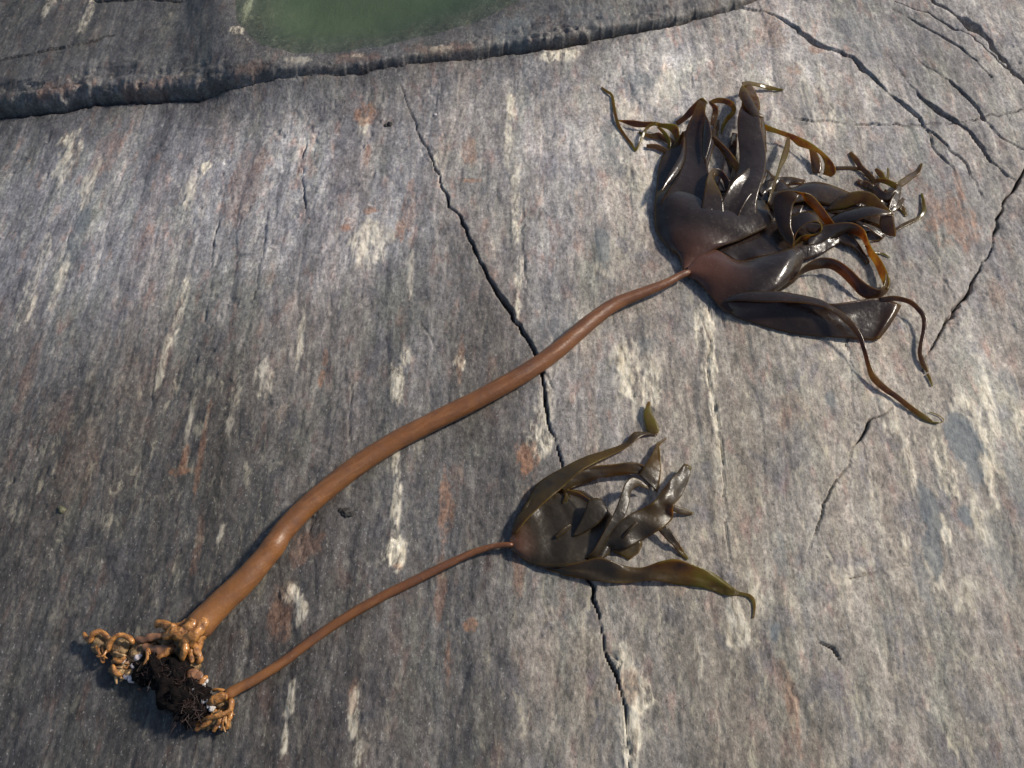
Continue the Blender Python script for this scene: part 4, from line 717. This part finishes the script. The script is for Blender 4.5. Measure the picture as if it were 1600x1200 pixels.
for k in range(420):
    a, b = random.choice([(234, 1046), (254, 1050), (266, 1070), (286, 1092), (300, 1086), (296, 1112), (278, 1054)])
    a += random.gauss(0, 11); b += random.gauss(0, 11); p = P(a, b, .016 + random.random() * .016)
    d = Vector((random.gauss(0, 1), random.gauss(0, 1), random.gauss(0, .5))).normalized(); L = random.uniform(.008, .02)
    s = d.cross(Vector((0, 0, 1))).normalized() * .0006; u = Vector((0, 0, .0006)); i0 = len(fb); bend = Vector((0, 0, -.006))
    for t in (0, .5, 1):
        q = p + d * L * t + bend * t * t; kk = 1 - .7 * t
        fb += [q + s * kk, q + u * kk, q - s * kk]
    for t in range(2):
        for j in range(3): ff.append((i0 + t * 3 + j, i0 + t * 3 + (j + 1) % 3, i0 + t * 3 + 3 + (j + 1) % 3, i0 + t * 3 + 3 + j))
fib = mesh_obj('fibres', fb, ff, simple_material('rusty_fibre', (.008, .005, .005), (.045, .018, .011), 80, .5), hold); fib['kind'] = 'stuff'
for a, b, h, r in [(215, 1027, 2.2, 7), (205, 1061, 1.5, 8), (198, 1057, 1.5, 6), (192, 1032, 2.0, 5), (208, 1040, 1.9, 5)]: lumps('shell', [(a, b, h - .3, r * .8, .6), (a + r * .5, b - r * .3, h - .4, r * .55, .6)], hold, M_SHELL, 3, .5, 170)
for a, b, h, r in [(317, 1070, 2.0, 5), (312, 1076, 1.9, 5), (303, 1078, 2.4, 4), (262, 1068, 2.7, 2.5), (232, 1073, .6, 3), (322, 1064, 1.9, 4), (296, 1072, 2.5, 3)]: lumps('white_crust', [(a, b, h, r, .6)], hold, M_CRUST, 2, .6, 260)
root([(324, 1056, 9, 1.5), (316, 1064, 9, 1.8), (308, 1073, 9, 1.8)], hold, M_ROOT, 14)
lumps('bark_scrap', [(302, 1055, 1.6, 11, .4), (310, 1058, 1.6, 9, .4)], hold, M_ROOTB, 3, .3, 90)

# ------------------------------------------------------------------ the small kelp
kelp2 = thing('kelp', 'small kelp with thin brown stalk and crumpled olive brown blade below the larger one', 'kelp', P(358, 1085), GRP)
tube('stalk', [(352, 1089, 20, .9), (368, 1078, 17, .8), (400, 1061, 16, .4), (440, 1036, 15.5, .1), (480, 1006, 15, 0), (530, 971, 15, 0), (590, 936, 15, 0), (640, 911, 14.5, 0), (690, 886, 13, .1), (740, 863, 11, .3), (775, 853, 9, .6), (802, 851, 9, .8)], kelp2, M_STIPE, n=110, sides=16, rough=.05, tips=(.8, 0))
B2 = M_BLADE2
blade2 = sheet('blade', [
  [(796, 847, 1.2), (797, 849, 1.4), (797, 851, 1.4), (797, 853, 1.3), (796, 855, 1.1)],
  [(799, 836, 1.2), (808, 842, 1.7), (812, 850, 1.8), (810, 860, 1.6), (804, 864, .9)],
  [(806, 816, 1.6), (826, 828, 1.5), (840, 846, 1.5), (838, 866, 1.4), (826, 879, .7)],
  [(822, 788, 2.0), (850, 806, 1.2), (872, 836, 1.1), (872, 866, 1.4), (850, 886, .8)],
  [(842, 768, 1.8), (876, 792, 1.0), (905, 832, 1.0), (908, 862, 1.6), (890, 886, 1.2)],
  [(880, 764, 1.2), (912, 786, .9), (938, 822, .9), (942, 852, 1.4), (930, 878, 1.4)],
  [(912, 768, .7), (938, 786, .7), (960, 812, .7), (962, 838, .9), (952, 866, .8)]], kelp2, B2, n=60, m=30, root=(.6, -1.5), ruffle=.005)
def gs(pairs, **kw): return strip('ribbon', pairs, blade2, B2, **kw)
def gr(pts, **kw): return strand('ribbon', pts, blade2, B2, **kw)
gs([(799, 834, 1.4, 806, 834, 2.2), (806, 812, 1.6, 824, 812, 3.0), (821, 789, 1.6, 846, 790, 3.2), (840, 756, 1.4, 874, 766, 3.0), (875, 733, 1.4, 908, 736, 2.8), (916, 713, 1.2, 932, 722, 2.2), (945, 704, 1.0, 950, 714, 1.6), (976, 692, .8, 982, 698, 1.2), (990, 676, 1.0, 1000, 684, .8), (1008, 675, .6, 1010, 680, .5), (1027, 678, .4, 1026, 681, .3)], n=90, m=12, bulge=.035, ruffle=.003, tips=[.2, .35, .35, .35, .3, .4, .6, .6, .5, .4, .3])
gs([(1012, 627, 1.2, 1016, 628, 1.1), (1006, 646, 1.0, 1018, 644, .9), (1008, 662, .7, 1026, 660, .7), (1012, 674, .5, 1030, 670, .5), (1020, 677, .4, 1028, 677, .4)], n=26, m=8, bulge=.035, tips=[1, 1, .95, .9, .8])
gs([(874, 762, 2.8, 884, 768, 1.6), (888, 752, 3.0, 896, 762, 1.6), (907, 737, 3.0, 914, 754, 1.4), (930, 728, 3.0, 938, 747, 1.4), (964, 725, 2.8, 970, 742, 1.4), (990, 722, 2.6, 996, 742, 1.2), (1006, 728, 2.2, 1010, 748, .9), (1018, 744, 1.4, 1014, 764, .6)], n=70, m=10, bulge=.035, ruffle=.006, tips=[.4, .3, .25, .2, .4, .3, .1, .1])
gs([(998, 743, 2.0, 1027, 770, 1.0), (1003, 734, 2.2, 1031, 750, 1.4), (1014, 718, 2.0, 1033, 728, 1.6), (1023, 701, 1.4, 1031, 708, 1.4), (1027, 692, .9, 1031, 695, .9), (1040, 684, .4, 1042, 686, .4)], n=40, m=10, bulge=.06, ruffle=.004, tips=[.1, .3, .4, .4, .5, .7])
gs([(914, 872, 1.6, 926, 876, 1.2), (926, 862, 2.6, 934, 868, 1.6), (938, 842, 3.4, 946, 848, 2.2), (951, 818, 4.0, 958, 828, 3.0), (964, 790, 4.2, 975, 808, 3.6), (971, 770, 4.2, 983, 786, 3.6), (977, 755, 4.0, 986, 768, 3.2), (987, 746, 3.6, 996, 760, 2.6), (1000, 750, 2.8, 1006, 762, 2.2), (1012, 760, 2.0, 1014, 764, 1.8)], n=70, m=10, bulge=.035, tips=[.1, .1, .1, .05, 0, 0, .1, .2, .3, .5])
gs([(932, 862, 1.4, 936, 872, 1.0), (946, 842, 2.2, 950, 856, 1.2), (960, 822, 3.0, 966, 859, 1.2), (980, 806, 3.8, 984, 854, 1.8), (1000, 796, 3.0, 1006, 842, 1.2), (1020, 784, 4.0, 1032, 827, 2.6), (1034, 768, 3.2, 1050, 812, 1.4), (1046, 752, 3.6, 1052, 792, 3.4), (1058, 738, 2.8, 1066, 772, 2.2), (1066, 728, 2.4, 1076, 748, 1.8), (1068, 726, 2.0, 1080, 732, 1.4)], n=90, m=16, bulge=.02, ruffle=.006, tips=[.1, .05, 0, .05, .1, .3, .3, .3, .1, .1, .3])
gs([(1066, 731, 2.0, 1079, 737, 1.6), (1067, 727, 2.2, 1080, 731, 1.7), (1069, 724, 2.0, 1079, 729, 1.6)], n=8, m=6, tip=(.5, .9))
gr([(1046, 792, 1.8, 9, .2), (1058, 796, 1.3, 10, .3), (1072, 800, .7, 8, .2), (1083, 803, .4, 3, 0)], tip=(.2, .7), n=24, m=6, bulge=.035)
gs([(1028, 828, 1.8, 1040, 820, 2.0), (1040, 842, 1.4, 1052, 834, 1.6), (1054, 856, .9, 1062, 850, 1.0), (1066, 868, .5, 1070, 864, .5), (1074, 875, .3, 1076, 873, .3)], n=30, m=8, bulge=.035, ruffle=.003, tips=[.1, .1, .2, .5, .9])
gs([(956, 862, .9, 1000, 842, 1.0), (970, 868, .5, 1004, 850, .6), (984, 875, .3, 998, 864, .4)], n=16, m=8, tip=(.3, .5))
gs([(859, 886, 1.4, 851, 888, .5), (882, 883, 2.0, 878, 898, .5), (907, 879, 2.4, 905, 904, .5), (935, 873, 2.8, 928, 909, .5), (970, 880, 2.6, 964, 912, .6), (1002, 884, 2.2, 1002, 909, .7), (1032, 879, 2.4, 1030, 910, .7), (1054, 877, 2.6, 1052, 912, .7), (1084, 885, 2.2, 1084, 916, .6), (1114, 895, 1.6, 1112, 922, .5), (1134, 908, 1.0, 1136, 931, .4), (1152, 923, .7, 1157, 931, .4), (1172, 930, .5, 1171, 936, .4), (1180, 942, .4, 1176, 950, .3), (1178, 966, .3, 1175, 967, .3)], n=130, m=14, bulge=-.02, ruffle=.012, tips=[.3, .3, .2, .15, .2, .35, .3, .4, .3, .7, .95, .95, .8, .7, .7])
gs([(895, 838, 1.4, 908, 834, 1.2), (912, 804, 2.6, 930, 822, 2.0), (920, 782, 3.0, 948, 806, 2.4), (938, 780, 2.6, 951, 803, 2.2), (950, 800, 1.4, 953, 808, 1.4)], n=34, m=10, bulge=.06, tips=[.2, .05, 0, .1, .2])
gr([(880, 768, 1.8, 5, .4), (890, 769, 2.0, 7, .6), (904, 773, 2.2, 8, .7), (920, 783, 2.6, 7, .6)], tips=[.5, .5, .4, .2], n=24, m=6)
gr([(888, 764, 2.0, 3, .2), (886, 776, 1.6, 6, .6), (880, 788, 1.0, 5, .5)], tip=(.6, .6), n=16, m=5)
gr([(868, 840, 1.4, 4, .6), (880, 830, 1.6, 6, .8), (892, 820, 1.5, 4, .6)], tip=(.3, .2), n=16, m=5)
gr([(968, 848, 1.8, 5, .2), (982, 830, 3.4, 4, .2), (996, 816, 3.6, 3, .2)], tip=(.1, .1), n=16, m=4)

hold2 = lumps('holdfast', [(348, 1100, .9, 14, .8), (334, 1108, .9, 13, .8), (344, 1120, .8, 14, .8), (328, 1126, .7, 13, .7), (350, 1132, .6, 10, .7), (318, 1130, .6, 10, .7)], kelp2, M_TAN, 3, .5, 120)
for pts in [
  [(356, 1088, 17, 1.6), (344, 1090, 16, 1.9), (334, 1094, 15, 1.8), (325, 1099, 12, 1.4)], [(360, 1092, 15, 1.3), (362, 1102, 11, 1.5), (355, 1113, 9, 1.7), (336, 1120, 9, 1.8), (316, 1125, 8, 1.3)],
  [(362, 1096, 11, .9), (361, 1112, 9, .9), (357, 1128, 8, .8), (353, 1140, 7, .4)], [(352, 1081, 8, 1.2), (342, 1078, 7, 1.2), (332, 1079, 6, .9)],
  [(332, 1124, 9, 1.3), (318, 1134, 9, 1.1), (305, 1142, 8, .6)], [(346, 1120, 8, 1.4), (340, 1132, 8, 1.1), (333, 1143, 7, .5)], [(326, 1128, 7, 1.0), (312, 1131, 7, .9), (300, 1133, 6, .5)], [(350, 1118, 7, 1.5), (348, 1130, 7, 1.1), (345, 1141, 6, .5)]]:
    root(pts, hold2)
for k in range(20):
    a = random.gauss(338, 11); b = random.gauss(1118, 11); t = random.uniform(0, 6.3); h = random.uniform(.7, 1.6); pts = []; wd = random.uniform(4, 6.5)
    for q in range(5):
        pts.append((a, b, wd * (1 - .10 * q), h)); a += math.cos(t) * 5; b += math.sin(t) * 5; t += random.gauss(0, .7); h = max(.3, h + random.uniform(-.35, .2))
    root(pts, hold2, random.choice([M_ROOT, M_ROOTP, M_ROOTB]), 14)
for a, b, h, r in [(320, 1097, 1.9, 5), (331, 1107, 2.0, 5), (326, 1103, 2.0, 4), (305, 1131, 1.0, 5), (343, 1133, 1.1, 4), (358, 1122, .9, 3.5), (340, 1127, 1.3, 3)]: lumps('white_crust', [(a, b, h, r, .6)], hold2, M_CRUST, 2, .6, 260)

# ------------------------------------------------------------------ small things on the rock
def on_rock(px, py, dz=0.0):
    p = P(px, py); k = np.argmin((X - p.x) ** 2 + (Y - p.y) ** 2); return float(Z[k]) - float(base(p.x, p.y)) + dz
def bit(name, px, py, r, fl, m, label, catg, amp=.3, extra=()):
    h = on_rock(px, py) * 100 + 0.06
    return tag(lumps(name, [(px, py, h, r, fl)] + [(a, b, h, q, fl) for a, b, q in extra], None, m, 3, amp, 240), label, catg)
bit('sea_snail', 97, 797, 5.5, .8, M_PEBBLE, 'tiny olive sea snail alone on the dark rock near the left edge', 'snail', .2, [(94, 794, 4)])
bit('seaweed_scrap', 540, 801, 7, .5, M_SCRAP, 'small black weed scrap just right of the thick stalk', 'seaweed', .6, [(548, 803, 5), (532, 798, 4)])
bit('seaweed_crumb', 609, 194, 4.5, .7, M_SCRAP, 'black crumb on the grey slab below the ledge crack', 'seaweed', .5, [(603, 196, 3)])
bit('shell_chip', 680, 179, 2.8, .6, M_SHELL, 'white shell chip near the top of the long diagonal crack', 'shell', .3)
